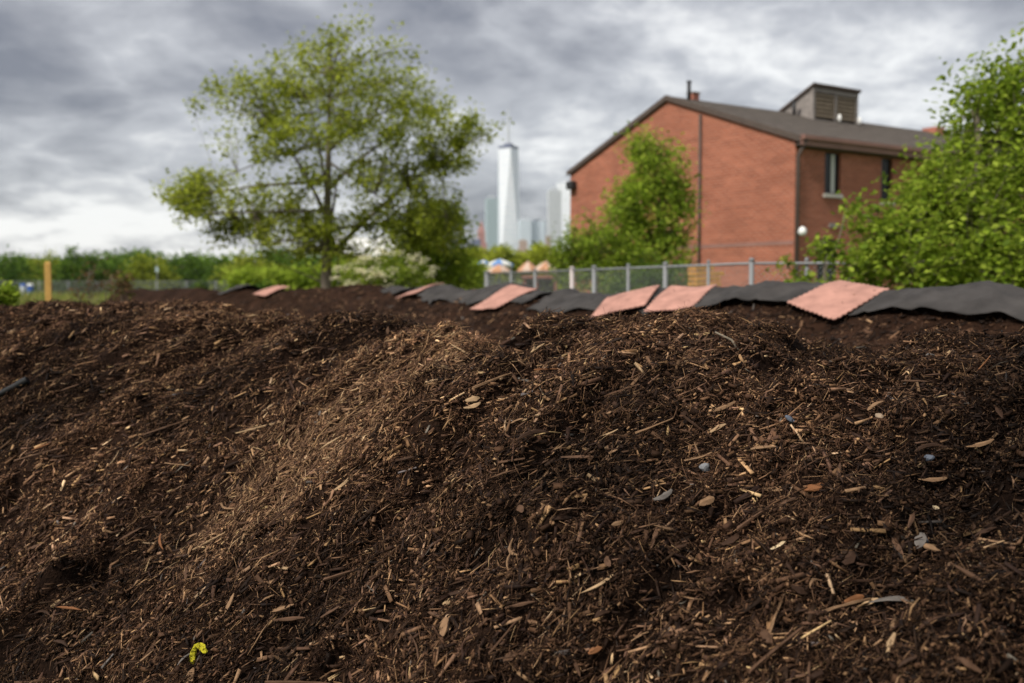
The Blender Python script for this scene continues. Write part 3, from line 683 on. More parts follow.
SPILL = []; SEEDS = (1, 2, 3, 4, 5)
def tile_mesh(cx_, cy_, ang, label, size=.62, lift=.022, hf=fab_z):
    """interlocking foam mat: square with teeth along each edge, draped on what is below"""
    nc = 44; h = size / nc; keep = np.zeros((nc, nc), bool); keep[1:-1, 1:-1] = True
    for k in range(1, nc - 1):
        if (k // 2) % 2 == 0: keep[k, :1] = True; keep[:1, k] = True
        else: keep[k, -1:] = True; keep[-1:, k] = True
    ca, sa = math.cos(ang), math.sin(ang); gi, gj = np.meshgrid(np.arange(nc + 1), np.arange(nc + 1), indexing='ij')
    lx = (gi - nc / 2) * h; ly = (gj - nc / 2) * h; wx = cx_ + lx * ca - ly * sa; wy = cy_ + lx * sa + ly * ca
    # a mat is stiffer than the cloth: smooth the height by a plane-plus-curve fit
    raw = np.maximum.reduce([fab_z(wx, wy, q_) for q_ in SEEDS]); sm = raw.copy()
    for _ in range(45):
        p_ = np.pad(sm, 1, mode='edge'); sm = (p_[:-2, 1:-1] + p_[2:, 1:-1] + p_[1:-1, :-2] + p_[1:-1, 2:]) / 4
    A = np.stack([np.ones_like(lx), lx, ly], -1).reshape(-1, 3); co, *_ = np.linalg.lstsq(A, sm.ravel(), rcond=None); pln = (A @ co).reshape(sm.shape)
    wz = pln + .6 * (sm - pln); wz = wz + max(0., float(np.percentile(raw - wz, 99))) + .004
    for _ in range(6):
        i_, j_ = rng.integers(3, nc - 3, 2); SPILL.append((wx[i_, j_], wy[i_, j_], wz[i_, j_] + .004))
    T = .014; V = np.concatenate([np.stack([wx, wy, wz], -1).reshape(-1, 3), np.stack([wx, wy, wz - T], -1).reshape(-1, 3)]); n0 = (nc + 1) ** 2
    id_ = lambda i, j: i * (nc + 1) + j
    F = []
    for i in range(nc):
        for j in range(nc):
            if not keep[i, j]: continue
            a, b, c, d = id_(i,j), id_(i+1,j), id_(i+1,j+1), id_(i,j+1); F.append((a,b,c,d)); F.append((a+n0,d+n0,c+n0,b+n0))
            for (di, dj, p, q_) in ((-1,0,a,d),(1,0,c,b),(0,-1,b,a),(0,1,d,c)):
                ii, jj = i+di, j+dj
                if not (0 <= ii < nc and 0 <= jj < nc) or not keep[ii, jj]: F.append((p, q_, q_+n0, p+n0))
    F = np.array(F); used = np.unique(F); rm = np.full(len(V), -1); rm[used] = np.arange(len(used))
    return tag(npmesh('foam_mat', V[used], [rm[F]], M['foam']), label, 'foam mat', 'pink interlocking foam mats on the windrow')
def tile(px, t, deg, label, size=.52):
    global SEEDS
    SEEDS = (1,) if px > 800 else (1, 2) if px > 600 else (3,) if px > 445 else (3, 4) if px > 350 else (5,)
    s = s_at_px(px); p, nrm_ = axis_pt(s); c = p + nrm_ * t; tile_mesh(c[0], c[1], R(deg), label, size)
tile(856, -.24, 24, 'pink foam mat with toothed edge, rightmost and largest on the black fabric', .56)
tile(704, -.30, 50, 'pink foam mat left of the tall black fabric hump', .5)
tile(655, -.42, 66, 'pink foam mat lying lowest, just above the near mulch crest', .54)
tile(529, -.34, 32, 'salmon foam mat between two black sheets below the skyscraper', .58)
tile(437, -.26, 34, 'salmon foam mat below the cream flowering bush', .55)
tile(556, .45, 40, 'sliver of pink foam mat behind the peaked fabric below the pale fence post')
tile(482, .5, 30, 'thin strip of salmon foam mat behind the fabric at the fence end post')
tile(283, -.25, 40, 'small pink foam mat farthest left, left of the tree trunk', .6)

SPILL = np.array(SPILL); n = len(SPILL); nn_ = np.tile([0., 0, 1], (n, 1)) + rng.normal(0, .15, (n, 3)); nn_ /= np.linalg.norm(nn_, axis=1, keepdims=True)
tt_ = rng.normal(0, 1, (n, 3)); tt_ -= nn_ * (tt_ * nn_).sum(1, keepdims=True); tt_ /= np.linalg.norm(tt_, axis=1, keepdims=True); ln = rng.uniform(.01, .03, n)
v_, f_, c_ = chip_mesh(SPILL, nn_, tt_, ln, ln * .35, ln * .12, 2, 4, PAL[rng.choice(5, n)], .7)
tag(npmesh('spilled_chips', v_, f_, M['chips'], wind, col=c_), kind='stuff')

# ------------------------------------------------------------------ trees and bushes
def leaves_mesh(name, P, size, colr, parent, updown=.8):
    """one folded leaf per point"""
    n = len(P)
    nr = rng.normal(0, 1, (n, 3)); nr[:, 2] = np.abs(nr[:, 2]) + updown; nr /= np.linalg.norm(nr, axis=1, keepdims=True)
    t = rng.normal(0, 1, (n, 3)); t[:, 2] -= .3; t -= nr * (t * nr).sum(1, keepdims=True); t /= np.linalg.norm(t, axis=1, keepdims=True)
    b = np.cross(nr, t); s = size * rng.uniform(.65, 1.35, (n, 1)); wd = s * rng.uniform(.55, .75, (n, 1))
    V = np.stack([P, P + t*s*.45 + b*wd*.5 + nr*s*.10, P + t*s, P + t*s*.45 - b*wd*.5 + nr*s*.10], 1)
    base = (np.arange(n) * 4)[:, None]
    F = np.concatenate([base + np.array([[0,1,2]]), base + np.array([[0,2,3]])])
    return npmesh(name, V.reshape(-1, 3), [F], M['leaf'], parent, col=np.repeat(colr, 4, axis=0))
def bez(p0, p1, p2, m):
    t = np.linspace(0, 1, m)[:, None]; return (1-t)**2*p0 + 2*t*(1-t)*p1 + t*t*p2
G1 = np.array([(.275,.32,.034),(.33,.37,.04),(.39,.43,.055),(.185,.225,.03)])
G2 = np.array([(.22,.31,.030),(.28,.37,.036),(.34,.42,.055),(.14,.21,.026)])
G3 = np.array([(.070,.130,.018),(.105,.180,.024),(.145,.23,.03),(.045,.088,.015)])
def tree(name, label, cat, base, lobes, tips, lpt, leaf, spread, pal, trunk_r=.12, limbs=7, fork=.3, group=None, shell=.55, flowers=None, barkm='bark', leaf_along=True):
    """lobes: list of (centre xyz, radii xyz, weight) in world units"""
    base = np.array(base, float); T = thing(name, tuple(base), label, cat, group)
    cs = np.array([l[0] for l in lobes], float); rs = np.array([l[1] for l in lobes], float); wt = np.array([l[2] for l in lobes], float); wt /= wt.sum()
    k = rng.choice(len(lobes), tips, p=wt); dv_ = rng.normal(0, 1, (tips, 3)); dv_ /= np.linalg.norm(dv_, axis=1, keepdims=True)
    rr = np.where(rng.uniform(0, 1, tips) < shell, rng.uniform(.8, 1.0, tips), rng.uniform(.15, 1, tips) ** .6)
    tp = cs[k] + dv_ * rs[k] * rr[:, None]
    tp[:, 2] = np.maximum(tp[:, 2], .12)
    top = cs[:, 2].max() + rs[np.argmax(cs[:, 2]), 2] * .6; cen = (cs * wt[:, None]).sum(0)
    mb = MB(); nodes = []; nrad = []
    apex = np.array([cen[0] * .6 + base[0] * .4, cen[1] * .6 + base[1] * .4, base[2] + (top - base[2]) * .85])
    tr = bez(base + [0,0,-.1], base + [0.05*trunk_r*10, 0, (apex[2] - base[2]) * .5], apex, 9)
    rad = trunk_r * np.linspace(1.15, .18, 9); rad[0] = trunk_r * 1.45
    mb.tube(tr - base, rad, 9)
    for i in range(2, 9): nodes.append(tr[i]); nrad.append(rad[i])
    hs = np.linspace(fork, .8, limbs)
    order = rng.permutation(len(lobes)); order = order[np.argsort(-wt[order] * (1 if len(lobes) < 14 else 0), kind='stable')]
    for i in range(limbs):
        j = order[i % len(lobes)]; st = tr[0] + 0; tt = hs[i] * 8; i0 = int(tt); st = tr[i0] + (tr[min(i0+1, 8)] - tr[i0]) * (tt - i0)
        d_ = rng.normal(0, 1, 3); d_ /= np.linalg.norm(d_); en = cs[j] + d_ * rs[j] * .45
        mid = (st + en) / 2 + np.array([0, 0, .05 * np.linalg.norm(en - st)]) + rng.normal(0, .05, 3) * np.linalg.norm(en - st)
        pa = bez(st, mid, en, 7); r0 = rad[min(i0 + 1, 8)] * .6; mb.tube(pa - base, np.linspace(r0, max(r0 * .25, .008), 7), 6)
        for q_ in range(2, 7): nodes.append(pa[q_]); nrad.append(r0 * (1 - .75 * q_ / 6))
    nodes = np.array(nodes); nrad = np.array(nrad); LP = []
    for p in tp:
        d_ = np.linalg.norm(nodes - p, axis=1) + np.maximum(0, nodes[:, 2] - p[2]) * .7; j = int(np.argmin(d_)); st = nodes[j]
        L_ = np.linalg.norm(p - st); mid = (st + p) / 2 + np.array([0, 0, .04 * L_]) + rng.normal(0, .06, 3) * L_
        pa = bez(st, mid, p, 5); r0 = max(.006, min(nrad[j] * .6, .012 + .012 * L_)); mb.tube(pa - base, np.linspace(r0, .004, 5), 4, cap=False)
        c_ = p + rng.normal(0, 1, (lpt, 3)).clip(-1.7, 1.7) * spread * rng.uniform(.6, 1.3)
        if leaf_along:
            m_ = lpt // 3; tt = rng.uniform(.35, 1, m_)[:, None]; c_[:m_] = (st * (1 - tt) + p * tt) + rng.normal(0, spread * .45, (m_, 3))
        LP.append(c_)
    mb.build('trunk', M[barkm], T, smooth=True)
    LP = np.concatenate(LP); LP[:, 2] = np.maximum(LP[:, 2], .03)
    tone = np.repeat(rng.integers(0, len(pal), tips), lpt); tone = np.where(rng.uniform(0, 1, len(tone)) < .45, rng.integers(0, len(pal), len(tone)), tone)
    cl = pal[tone] * rng.uniform(.8, 1.25, (len(LP), 1))
    leaves_mesh('crown', LP - base, leaf, cl, T)
    if flowers:
        n_, sz = flowers; j = rng.choice(len(tp), n_); fp = []
        for q_ in j:
            c0 = tp[q_] + (tp[q_] - cen) * .22 + [0, -.06, .06]; fp.append(c0 + rng.normal(0, 1, (34, 3)).clip(-1.5, 1.5) * np.array([sz, sz, sz * .5]))
        fp = np.concatenate(fp); leaves_mesh('blossom', fp - base, sz * .8, np.tile([.85,.80,.55], (len(fp), 1)) * rng.uniform(.85, 1.1, (len(fp), 1)), T, 1.5)
    return T
def plobe(px, py, d, rx, ry, rd, w=1.0):
    c = at(px, py, d); k = d / FPX; return (c, (rx * k, rd, ry * k), w)

# the lone tree in the middle
D = 25.0
lobes = [plobe(345,85,D,85,58,2.2,3.2),plobe(255,118,D-.5,52,48,1.5,1.6),plobe(432,135,D,52,52,1.6,1.7),plobe(225,205,D,50,40,1.5,1.5),plobe(330,155,D-.8,80,60,2.0,2.4),
         plobe(412,205,D+.5,62,45,1.7,1.7),plobe(290,222,D+.3,60,35,1.6,1.0),plobe(462,128,D,24,18,.7,.35),plobe(196,196,D,24,28,.8,.4),plobe(370,238,D-.3,60,26,1.3,1.1),plobe(285,238,D-.2,50,20,1.2,.7),plobe(430,228,D,40,30,1.1,.8)]
sub = [(c_, tuple(.97 * q_ for q_ in r_), w_ * 4.2) for (c_, r_, w_) in lobes]
for (c_, r_, w_) in lobes:
    for _ in range(int(3 + w_ * 5)):
        d_ = rng.normal(0, 1, 3); d_ /= np.linalg.norm(d_); f_ = rng.uniform(.5, 1.0)
        k_ = rng.uniform(.5, .9); sub.append((c_ + d_ * np.array(r_) * f_, (.8 * k_, .8 * k_, .38 * k_), k_ * .8))
lobes = sub
tree('lone_tree', 'tall airy broad-crowned tree left of centre with one trunk', 'tree', (gx(325, D), D, 0), lobes, 900, 40, .105, .165, G1 * 1.05, .15, 14, .34, shell=.3)
# bushes and trees in the middle distance
tree('leafy_tree', 'rounded bright green small tree right of the cream flowering bush', 'tree', (gx(442, 28), 28, 0),
     [plobe(434,240,28,36,36,1.3,2),plobe(450,272,28,30,22,1.1,1.4),plobe(418,268,27.6,28,28,1.0,1.2),plobe(444,222,28,20,18,.7,.6)], 300, 26, .13, .19, G2 * 1.1, .09, 6, .25)
tree('flowering_bush', 'low bush covered in cream blossom behind the bare soil mound', 'bush', (gx(388, 22.5), 22.5, 0),
     [plobe(388,280,22.5,42,22,.9,2),plobe(372,290,22,28,20,.7,1),plobe(405,292,22.3,26,22,.7,1)], 230, 30, .085, .12, G2 * .8, .05, 5, .15, flowers=(85, .085))
tree('slender_tree', 'narrow upright green tree against the brick gable', 'tree', (gx(660, 27), 27, 0),
     [plobe(652,170,27,32,30,.9,1.2),plobe(656,215,27,42,38,1.0,1.8),plobe(644,258,27,56,34,1.1,1.8),plobe(640,148,27,15,16,.5,.4),plobe(630,205,26.7,24,26,.8,.8),plobe(676,190,27,18,20,.5,.5)], 400, 32, .12, .19, G2 * 1.1, .09, 7, .2)
tree('spreading_bush', 'wide olive green bush left of the narrow tree by the gable', 'bush', (gx(600, 26), 26, 0),
     [plobe(600,245,26,36,36,1.1,2),plobe(575,262,26,24,28,.9,1.3),plobe(625,262,26,34,32,1.0,1.6),plobe(600,290,25.6,46,22,1.0,1.4)], 300, 30, .11, .18, G2, .07, 6, .15)
tree('gable_bush', 'low dark bush at the foot of the brick gable behind the fence', 'bush', (gx(668, 24), 24, 0),
     [plobe(662,282,24,38,20,.8,1),plobe(640,290,24,30,16,.8,1)], 120, 28, .11, .16, G3, .05, 4, .15)
D = 12.6
lobes = [plobe(968,190,D,56,52,1.3,2.0),plobe(995,130,D+.3,40,40,1.0,1.2),plobe(950,240,D-.3,66,46,1.4,2.2),plobe(1012,215,D,58,80,1.5,1.8),plobe(915,268,D-.4,50,28,1.0,1.2),
         plobe(880,245,D-.2,22,22,.5,.5),plobe(1004,85,D+.2,24,32,.6,.6),plobe(1065,150,D,50,80,1.3,1.2),plobe(990,272,D-.6,70,30,1.2,1.5),plobe(925,195,D,26,26,.6,.5),plobe(965,100,D,14,20,.4,.25),plobe(862,268,D-.3,24,18,.6,.22),plobe(872,215,D,14,18,.4,.15)]
tree('bushy_tree', 'large bright green leafy tree hiding the right end of the brick building', 'tree', (gx(975, D), D, 0), lobes, 820, 27, .088, .17, G2 * .95, .13, 12, .15, shell=.45)
tree('young_tree', 'thin young tree with loose sprays of leaves before the downspout corner', 'tree', (gx(822, 12.2), 12.2, 0),
     [plobe(826,250,12.2,14,9,.3,1),plobe(784,266,12.2,10,9,.3,.5),plobe(846,212,12.3,7,10,.2,.3),plobe(815,288,12.2,30,9,.4,1),plobe(856,262,12.2,14,14,.3,.8)], 52, 15, .08, .075, G2, .03, 5, .3)

# far row of trees beyond the left fence
FR = [(-70,248,48,0),(5,250,44,1),(48,252,34,2),(82,247,36,0),(118,256,30,1),(150,257,32,2),(182,254,34,0),(214,256,30,1),(246,252,38,2),(284,258,34,0),(318,254,30,1),(352,258,36,2)]
orders = ['beyond the left edge','first','second','third','fourth','fifth','sixth','seventh','eighth','ninth','tenth','eleventh']
for i, (px, tp_, wd_, kn) in enumerate(FR):
    d = 128 + (i * 37 % 5) * 5
    tree('far_tree', 'distant bushy green tree, %s from the left in the far row' % orders[i] if i else 'distant bushy green tree just beyond the left edge of the far row', 'tree', (gx(px, d), d, 0),
         [plobe(px,(tp_+292)/2,d,wd_*.6,(292-tp_)/2,3.5,2),plobe(px-wd_*.35,(tp_+300)/2+4,d,wd_*.5,(288-tp_)/2*.8,3,1),plobe(px+wd_*.35,(tp_+300)/2+3,d,wd_*.5,(288-tp_)/2*.8,3,1)],
         105, 22, .52, .55, [G3, G3 * 1.2, G1 * .9][kn], .28, 5, .2, group='row of far trees beyond the left fence')
def mass(name, label, px0, px1, d, top, n, lf, pal, rd=8):
    px = rng.uniform(px0, px1, n); yy = d + rng.uniform(0, rd, n)
    hgt = (CAM_Z + (285 - top) * d / FPX) * (1 + .35 * fbm(px / 26, px * 0 + d, 3, 15))
    z = hgt * rng.uniform(0, 1, n) ** .6; P = np.stack([(px - 512) / FPX * d, yy, z], -1)
    P += rng.normal(0, .6 * lf, P.shape).clip(-lf, lf); P[:, 2] = np.abs(P[:, 2])
    tone = (fbm(P[:, 0] * .35, P[:, 2] * .6 + P[:, 1] * .4, 2, 19) * 3 + 2).astype(int).clip(0, 3)
    return tag(leaves_mesh(name, P, lf, pal[tone] * rng.uniform(.75, 1.3, (n, 1)), None), label, 'woodland', kind='stuff')
mass('far_wood', 'distant green wood behind the far row of trees', -160, 420, 165, 256, 26000, .75, G3, 14)
mass('hedge', 'bright green hedge and scrub beyond the lone tree', 225, 480, 70, 268, 22000, .36, G2 * .95, 6)
mass('far_hedge', 'green tree belt behind the parasols in front of the skyline', 455, 640, 115, 251, 15000, .55, G1, 8)

# meadow weeds
n = 26000; px = rng.uniform(-60, 480, n); d = rng.uniform(26, 100, n) ; X_ = (px - 512) / FPX * d
hb = rng.uniform(.35, 1.0, n) * (1 + .6 * fbm(X_ * .25, d * .25, 2, 33)); an = rng.uniform(0, 6.28, n); wd_ = .02 + .0006 * d
B0 = np.stack([X_, d, np.zeros(n)], -1); side = np.stack([np.cos(an), np.sin(an), 0 * an], -1) * wd_[:, None]; lean = rng.normal(0, .22, (n, 3)) * hb[:, None]; lean[:, 2] = hb
V = np.stack([B0 - side, B0 + side, B0 + lean * .6 + side * .8, B0 + lean, B0 + lean * .6 - side * .8], 1)
F = (np.arange(n) * 5)[:, None] + np.array([[0,1,2,3,4]])
cl = np.array([(.20,.24,.05),(.28,.29,.06),(.14,.20,.04),(.33,.30,.10)])[rng.integers(0, 4, n)] * rng.uniform(.75, 1.2, (n, 1))
tag(npmesh('meadow_weeds', V.reshape(-1, 3), [F], M['blade'], None, col=np.repeat(cl, 5, axis=0)), 'tall yellow-green weeds in the meadow behind the pile', 'weeds', kind='stuff')

# small plants near the left crest
DRYP = np.array([(.14,.085,.04),(.11,.07,.035),(.10,.11,.03),(.17,.10,.05)])
tree('dead_shrub', 'brown withered shrub behind the left crest right of the wooden stake', 'shrub', (gx(92, 15), 15, 0),
     [plobe(92,280,15,12,18,.25,1.5),plobe(78,296,15,10,12,.2,.6),plobe(112,280,15,8,12,.2,.6)], 34, 8, .06, .08, DRYP, .025, 5, .3)
tree('sapling', 'small dark green sapling standing in the weeds left of the lone tree', 'sapling', (gx(199, 28), 28, 0), [plobe(199,288,28,6,10,.2,1)], 26, 18, .08, .07, G3, .02, 3, .3)
tree('weed_plant', 'leafy green weed at the far left end of the mulch crest', 'weed', (gx(-6, 9.8), 9.8, 0), [plobe(-4,303,9.8,16,16,.2,1),plobe(4,296,9.8,7,9,.1,.5)], 60, 14, .06, .06, G2, .012, 4, .3)
tree('green_shrub', 'small green shrub close to the left of the lone tree trunk', 'shrub', (gx(262, 30), 30, 0), [plobe(262,292,30,11,10,.3,1)], 30, 18, .12, .1, G3, .03, 3, .3)
tree('brown_weed', 'small brown-green weed between withered shrub and sapling', 'weed', (gx(128, 17), 17, 0), [plobe(122,286,17,9,12,.2,1)], 22, 12, .08, .08, DRYP, .02, 3, .3)

# wooden stake
sx = gx(49, 14); st = thing('wooden_stake', (sx, 14, 0), 'yellow timber stake standing behind the left mulch crest', 'stake', rz=.3)
mb = MB(); mb.box(-.04, .04, -.04, .04, -.2, 1.90); mb.build('shaft', M['stake'], st, bevel=.004)
mb = MB(); mb.add([(-.04,-.04,1.902),(.04,-.04,1.902),(.04,.04,1.902),(-.04,.04,1.902),(-.028,-.028,1.925),(.028,-.028,1.925),(.028,.028,1.925),(-.028,.028,1.925)],
    [(0,3,2,1),(4,5,6,7),(0,1,5,4),(1,2,6,5),(2,3,7,6),(3,0,4,7)]); mb.build('chamfered_top', M['stake'], st)

# ------------------------------------------------------------------ chain-link fences
def chainlink(name, label, pts, h, pitch, wire, postr, posts_at, group=None, thick=None):
    """pts: ground polyline; posts_at: list of (x, y, radius, material)"""
    o0 = np.array([pts[0][0], pts[0][1], 0.]); T = thing(name, tuple(o0), label, 'fence', group)
    for (x, y, r, mk) in posts_at:
        mb = MB(); p = np.array([x, y, 0]) - o0; mb.tube([p + [0,0,-.1], p + [0,0,h + .01]], r, 10); po = mb.build('post', M[mk], T, smooth=True)
        mb = MB(); mb.tube([p + [0,0,h + .012], p + [0,0,h + .035], p + [0,0,h + .055]], [r * 1.25, r * 1.2, r * .5], 10); mb.build('post_cap', M[mk], po, smooth=True)
    V = []; F = []
    for a, b in zip(pts[:-1], pts[1:]):
        a = np.array([a[0], a[1], 0.]); b = np.array([b[0], b[1], 0.]); Ls = np.linalg.norm(b - a); u = (b - a) / Ls
        mb = MB(); mb.tube([a - o0 + [0,0,h - .02], b - o0 + [0,0,h - .02]], postr * .5, 8); mb.build('top_rail', M['galv'], T, smooth=True)
        mb = MB(); mb.tube([a - o0 + [0,0,.08], b - o0 + [0,0,.08]], wire * 1.5, 5); mb.build('tension_wire', M['wire'], T)
        nrm_ = np.array([-u[1], u[0], 0]); hh = h - .06
        for sg in (1, -1):
            x_ = -hh
            while x_ < Ls:
                s0, s1 = max(x_, 0), min(x_ + hh, Ls)
                if s1 - s0 > .02:
                    z0, z1 = (s0 - x_), (s1 - x_)
                    if sg < 0: z0, z1 = hh - z0, hh - z1
                    p0 = a + u * s0 + [0,0,z0 + .04] - o0 + nrm_ * sg * wire; p1 = a + u * s1 + [0,0,z1 + .04] - o0 + nrm_ * sg * wire
                    k = len(V); sdir = np.cross((p1 - p0) / np.linalg.norm(p1 - p0), nrm_) 
                    for p in (p0, p1): V += [p + sdir * wire, p - sdir * wire * .5 + nrm_ * wire, p - sdir * wire * .5 - nrm_ * wire]
                    F += [(k,k+1,k+4,k+3),(k+1,k+2,k+5,k+4),(k+2,k,k+3,k+5)]
                x_ += pitch
    tag(npmesh('wire_mesh', np.array(V), [np.array(F)], M['wire'], T), kind='stuff')
    return T
pa = np.array([gx(751, 13.), 13.]); pb = np.array([gx(487, 24.9), 24.9]); pe = np.array([6.4, 12.7])
def on_line(px):
    k = (px - 512) / FPX; dx = pb - pa; t = (k * pa[1] - pa[0]) / (dx[0] - k * dx[1]); return pa + dx * t
pl = [(751,.034,'galv'),(708,.022,'galv'),(665,.036,'galv'),(628,.028,'galv'),(594,.042,'galv'),(572,.045,'whitepost'),(535,.032,'galv'),(511,.032,'galv'),(487,.062,'galv')]
posts = [(*on_line(px), r, mk) for (px, r, mk) in pl] + [(gx(764+42, 12.97), 12.97, .026, 'galv'), (5.2, 12.8, .03, 'galv'), (6.4, 12.7, .03, 'galv')]
chainlink('chain_link_fence', 'galvanised chain-link fence with steel posts behind the fabric-covered windrow', [tuple(pe), tuple(pa), tuple(pb)], 1.9, .075, .0022, .036, posts)
fy = 112.; fpts = [(gx(-120, fy), fy + 3), (gx(520, fy), fy - 2)]
chainlink('far_fence', 'long grey chain-link fence far across the meadow at left', fpts, 2.05, .16, .007, .04,
          [(fpts[0][0] + (fpts[1][0] - fpts[0][0]) * t, fpts[0][1] + (fpts[1][1] - fpts[0][1]) * t, .05, 'galv') for t in np.linspace(0, 1, 22)])

# ------------------------------------------------------------------ brick building
pR = np.array([gx(793, 30.2), 30.2]); pL_ = np.array([gx(570, 39.8), 39.8])
gd = (pR - pL_); GW = np.linalg.norm(gd); gd /= GW; fd = np.array([-gd[1], gd[0]])
if fd[1] < 0: fd = -fd
EH = 5.98; RH = 8.02; BL = 22.0
B = thing('brick_building', (pR[0], pR[1], 0), 'two-storey red brick building with low gable roof and roof vent', 'building', rz=math.atan2(fd[1], fd[0]))
# local frame: +x along the long facade away from the gable, +y towards the gable's left end, z up
openings = [(1.32, 2.06, 4.42, 5.70, 'upper'), (4.05, 4.62, 4.3, 5.70, 'upper'), (1.05, 2.05, 1.60, 3.02, 'lower'), (6.2, 6.8, 4.42, 5.70, 'upper'), (6.0, 7.2, 1.6, 3.02, 'lower'), (11, 11.6, 4.42, 5.70, 'upper'), (11, 12.1, 1.6, 3.02, 'lower')]
def uvmesh(name, quads, m, parent):
    vs, fs, uv = [], [], []
    for pts, uvs in quads:
        k = len(vs); vs += pts; fs.append(tuple(range(k, k + len(pts)))); uv += uvs
    me = bpy.data.meshes.new(name); me.from_pydata(vs, [], fs); me.update(); l_ = me.uv_layers.new(name='UVMap')
    for i, lp in enumerate(me.loops): l_.data[i].uv = uv[lp.vertex_index]
    me.materials.append(m); o = bpy.data.objects.new(name, me); COL.objects.link(o); o.parent = parent; return o
Q = []
ex = sorted({0., BL} | {o[0] for o in openings} | {o[1] for o in openings}); ez = sorted({-.2, EH} | {o[2] for o in openings} | {o[3] for o in openings})
for i in range(len(ex) - 1):
    for j in range(len(ez) - 1):
        x0, x1, z0, z1 = ex[i], ex[i+1], ez[j], ez[j+1]; cx_, cz_ = (x0+x1)/2, (z0+z1)/2
        if any(o[0] < cx_ < o[1] and o[2] < cz_ < o[3] for o in openings): continue
        Q.append(([(x0,0,z0),(x1,0,z0),(x1,0,z1),(x0,0,z1)], [(x0,z0),(x1,z0),(x1,z1),(x0,z1)]))
RV = .16
for (x0, x1, z0, z1, _) in openings:
    Q.append(([(x0,0,z0),(x0,0,z1),(x0,RV,z1),(x0,RV,z0)], [(0,z0),(0,z1),(RV,z1),(RV,z0)]))
    Q.append(([(x1,0,z0),(x1,RV,z0),(x1,RV,z1),(x1,0,z1)], [(0,z0),(RV,z0),(RV,z1),(0,z1)]))
    Q.append(([(x0,0,z1),(x1,0,z1),(x1,RV,z1),(x0,RV,z1)], [(x0,0),(x1,0),(x1,RV),(x0,RV)]))
    Q.append(([(x0,0,z0),(x0,RV,z0),(x1,RV,z0),(x1,0,z0)], [(x0,0),(x0,RV),(x1,RV),(x1,0)]))
Q.append(([(0,0,-.2),(0,0,EH),(0,GW/2,RH),(0,GW,EH),(0,GW,-.2)], [(0,-.2),(0,EH),(-GW/2,RH),(-GW,EH),(-GW,-.2)]))
Q.append(([(BL,0,-.2),(BL,GW,-.2),(BL,GW,EH),(BL,GW/2,RH),(BL,0,EH)], [(0,-.2),(GW,-.2),(GW,EH),(GW/2,RH),(0,EH)]))
Q.append(([(0,GW,-.2),(0,GW,EH),(BL,GW,EH),(BL,GW,-.2)], [(0,-.2),(0,EH),(BL,EH),(BL,-.2)]))
uvmesh('wall', Q, M['brick'], B)
# roof: two slabs with eaves and verges
sl = (RH - EH) / (GW / 2); OV = .26; VG = .08; TH = .10
def rz_(y): return RH - abs(y - GW / 2) * sl
roof = MB()
for (ya, yb) in ((-OV, GW/2), (GW + .12, GW/2)):
    za = RH - abs(ya - GW/2) * sl + .03; zb = RH + .03
    vs = [(-VG,ya,za),(BL+VG,ya,za),(BL+VG,yb,zb),(-VG,yb,zb)]; vs2 = [(x,y,z+TH) for x,y,z in vs]
    roof.add(vs + vs2, [(0,1,2,3),(4,7,6,5),(0,4,5,1),(1,5,6,2),(3,2,6,7),(0,3,7,4)])
rf = roof.build('roof', M['roof'], B)
# shingle courses as shallow steps on the visible slope
mb = MB(); nrow = 26; run = GW/2 + OV
for i in range(nrow):
    y0 = -OV + run * i / nrow; y1 = -OV + run * (i + 1) / nrow + .03; z0 = rz_(y0) + .03 + TH; z1 = rz_(y1) + .03 + TH
    mb.add([(-VG,y0,z0+.022),(BL+VG,y0,z0+.022),(BL+VG,y1,z1+.006),(-VG,y1,z1+.006),(-VG,y0,z0+.001),(BL+VG,y0,z0+.001)], [(0,1,2,3),(4,5,1,0)])
mb.build('shingle_courses', M['roof'], rf)
# verge boards on the gable
for s_, (ya, yb) in enumerate(((-OV, GW/2), (GW + .12, GW/2))):
    mb = MB(); za = RH - abs(ya - GW/2) * sl; zb = RH; x0, x1 = -VG - .03, -VG - .002
    vs = [(x0,ya,za-.02),(x0,yb,zb-.02),(x0,yb,zb+.16),(x0,ya,za+.16)]; vs += [(x1,y,z) for x,y,z in vs]
    mb.add(vs, [(0,1,2,3),(4,7,6,5),(0,4,5,1),(1,5,6,2),(2,6,7,3),(3,7,4,0)]); mb.build('verge_board', M['rake'], rf)
ze = rz_(-OV)
mb = MB(); mb.box(-VG, BL+VG, -OV-.035, -OV-.003, ze-.12, ze+.20); mb.build('fascia', M['fascia'], rf)
mb = MB(); mb.box(-VG+.01, BL, -OV+.002, -.004, ze-.10, ze-.06); mb.build('soffit', M['rake'], rf)
mb = MB(); mb.box(0.02, BL, -.03, -.004, EH-.26, EH-.02); mb.build('frieze_board', M['rake'], B)
mb = MB(); mb.box(-.05, BL, -OV-.13, -OV-.04, ze+.06, ze+.17); mb.build('gutter', M['fascia'], rf)
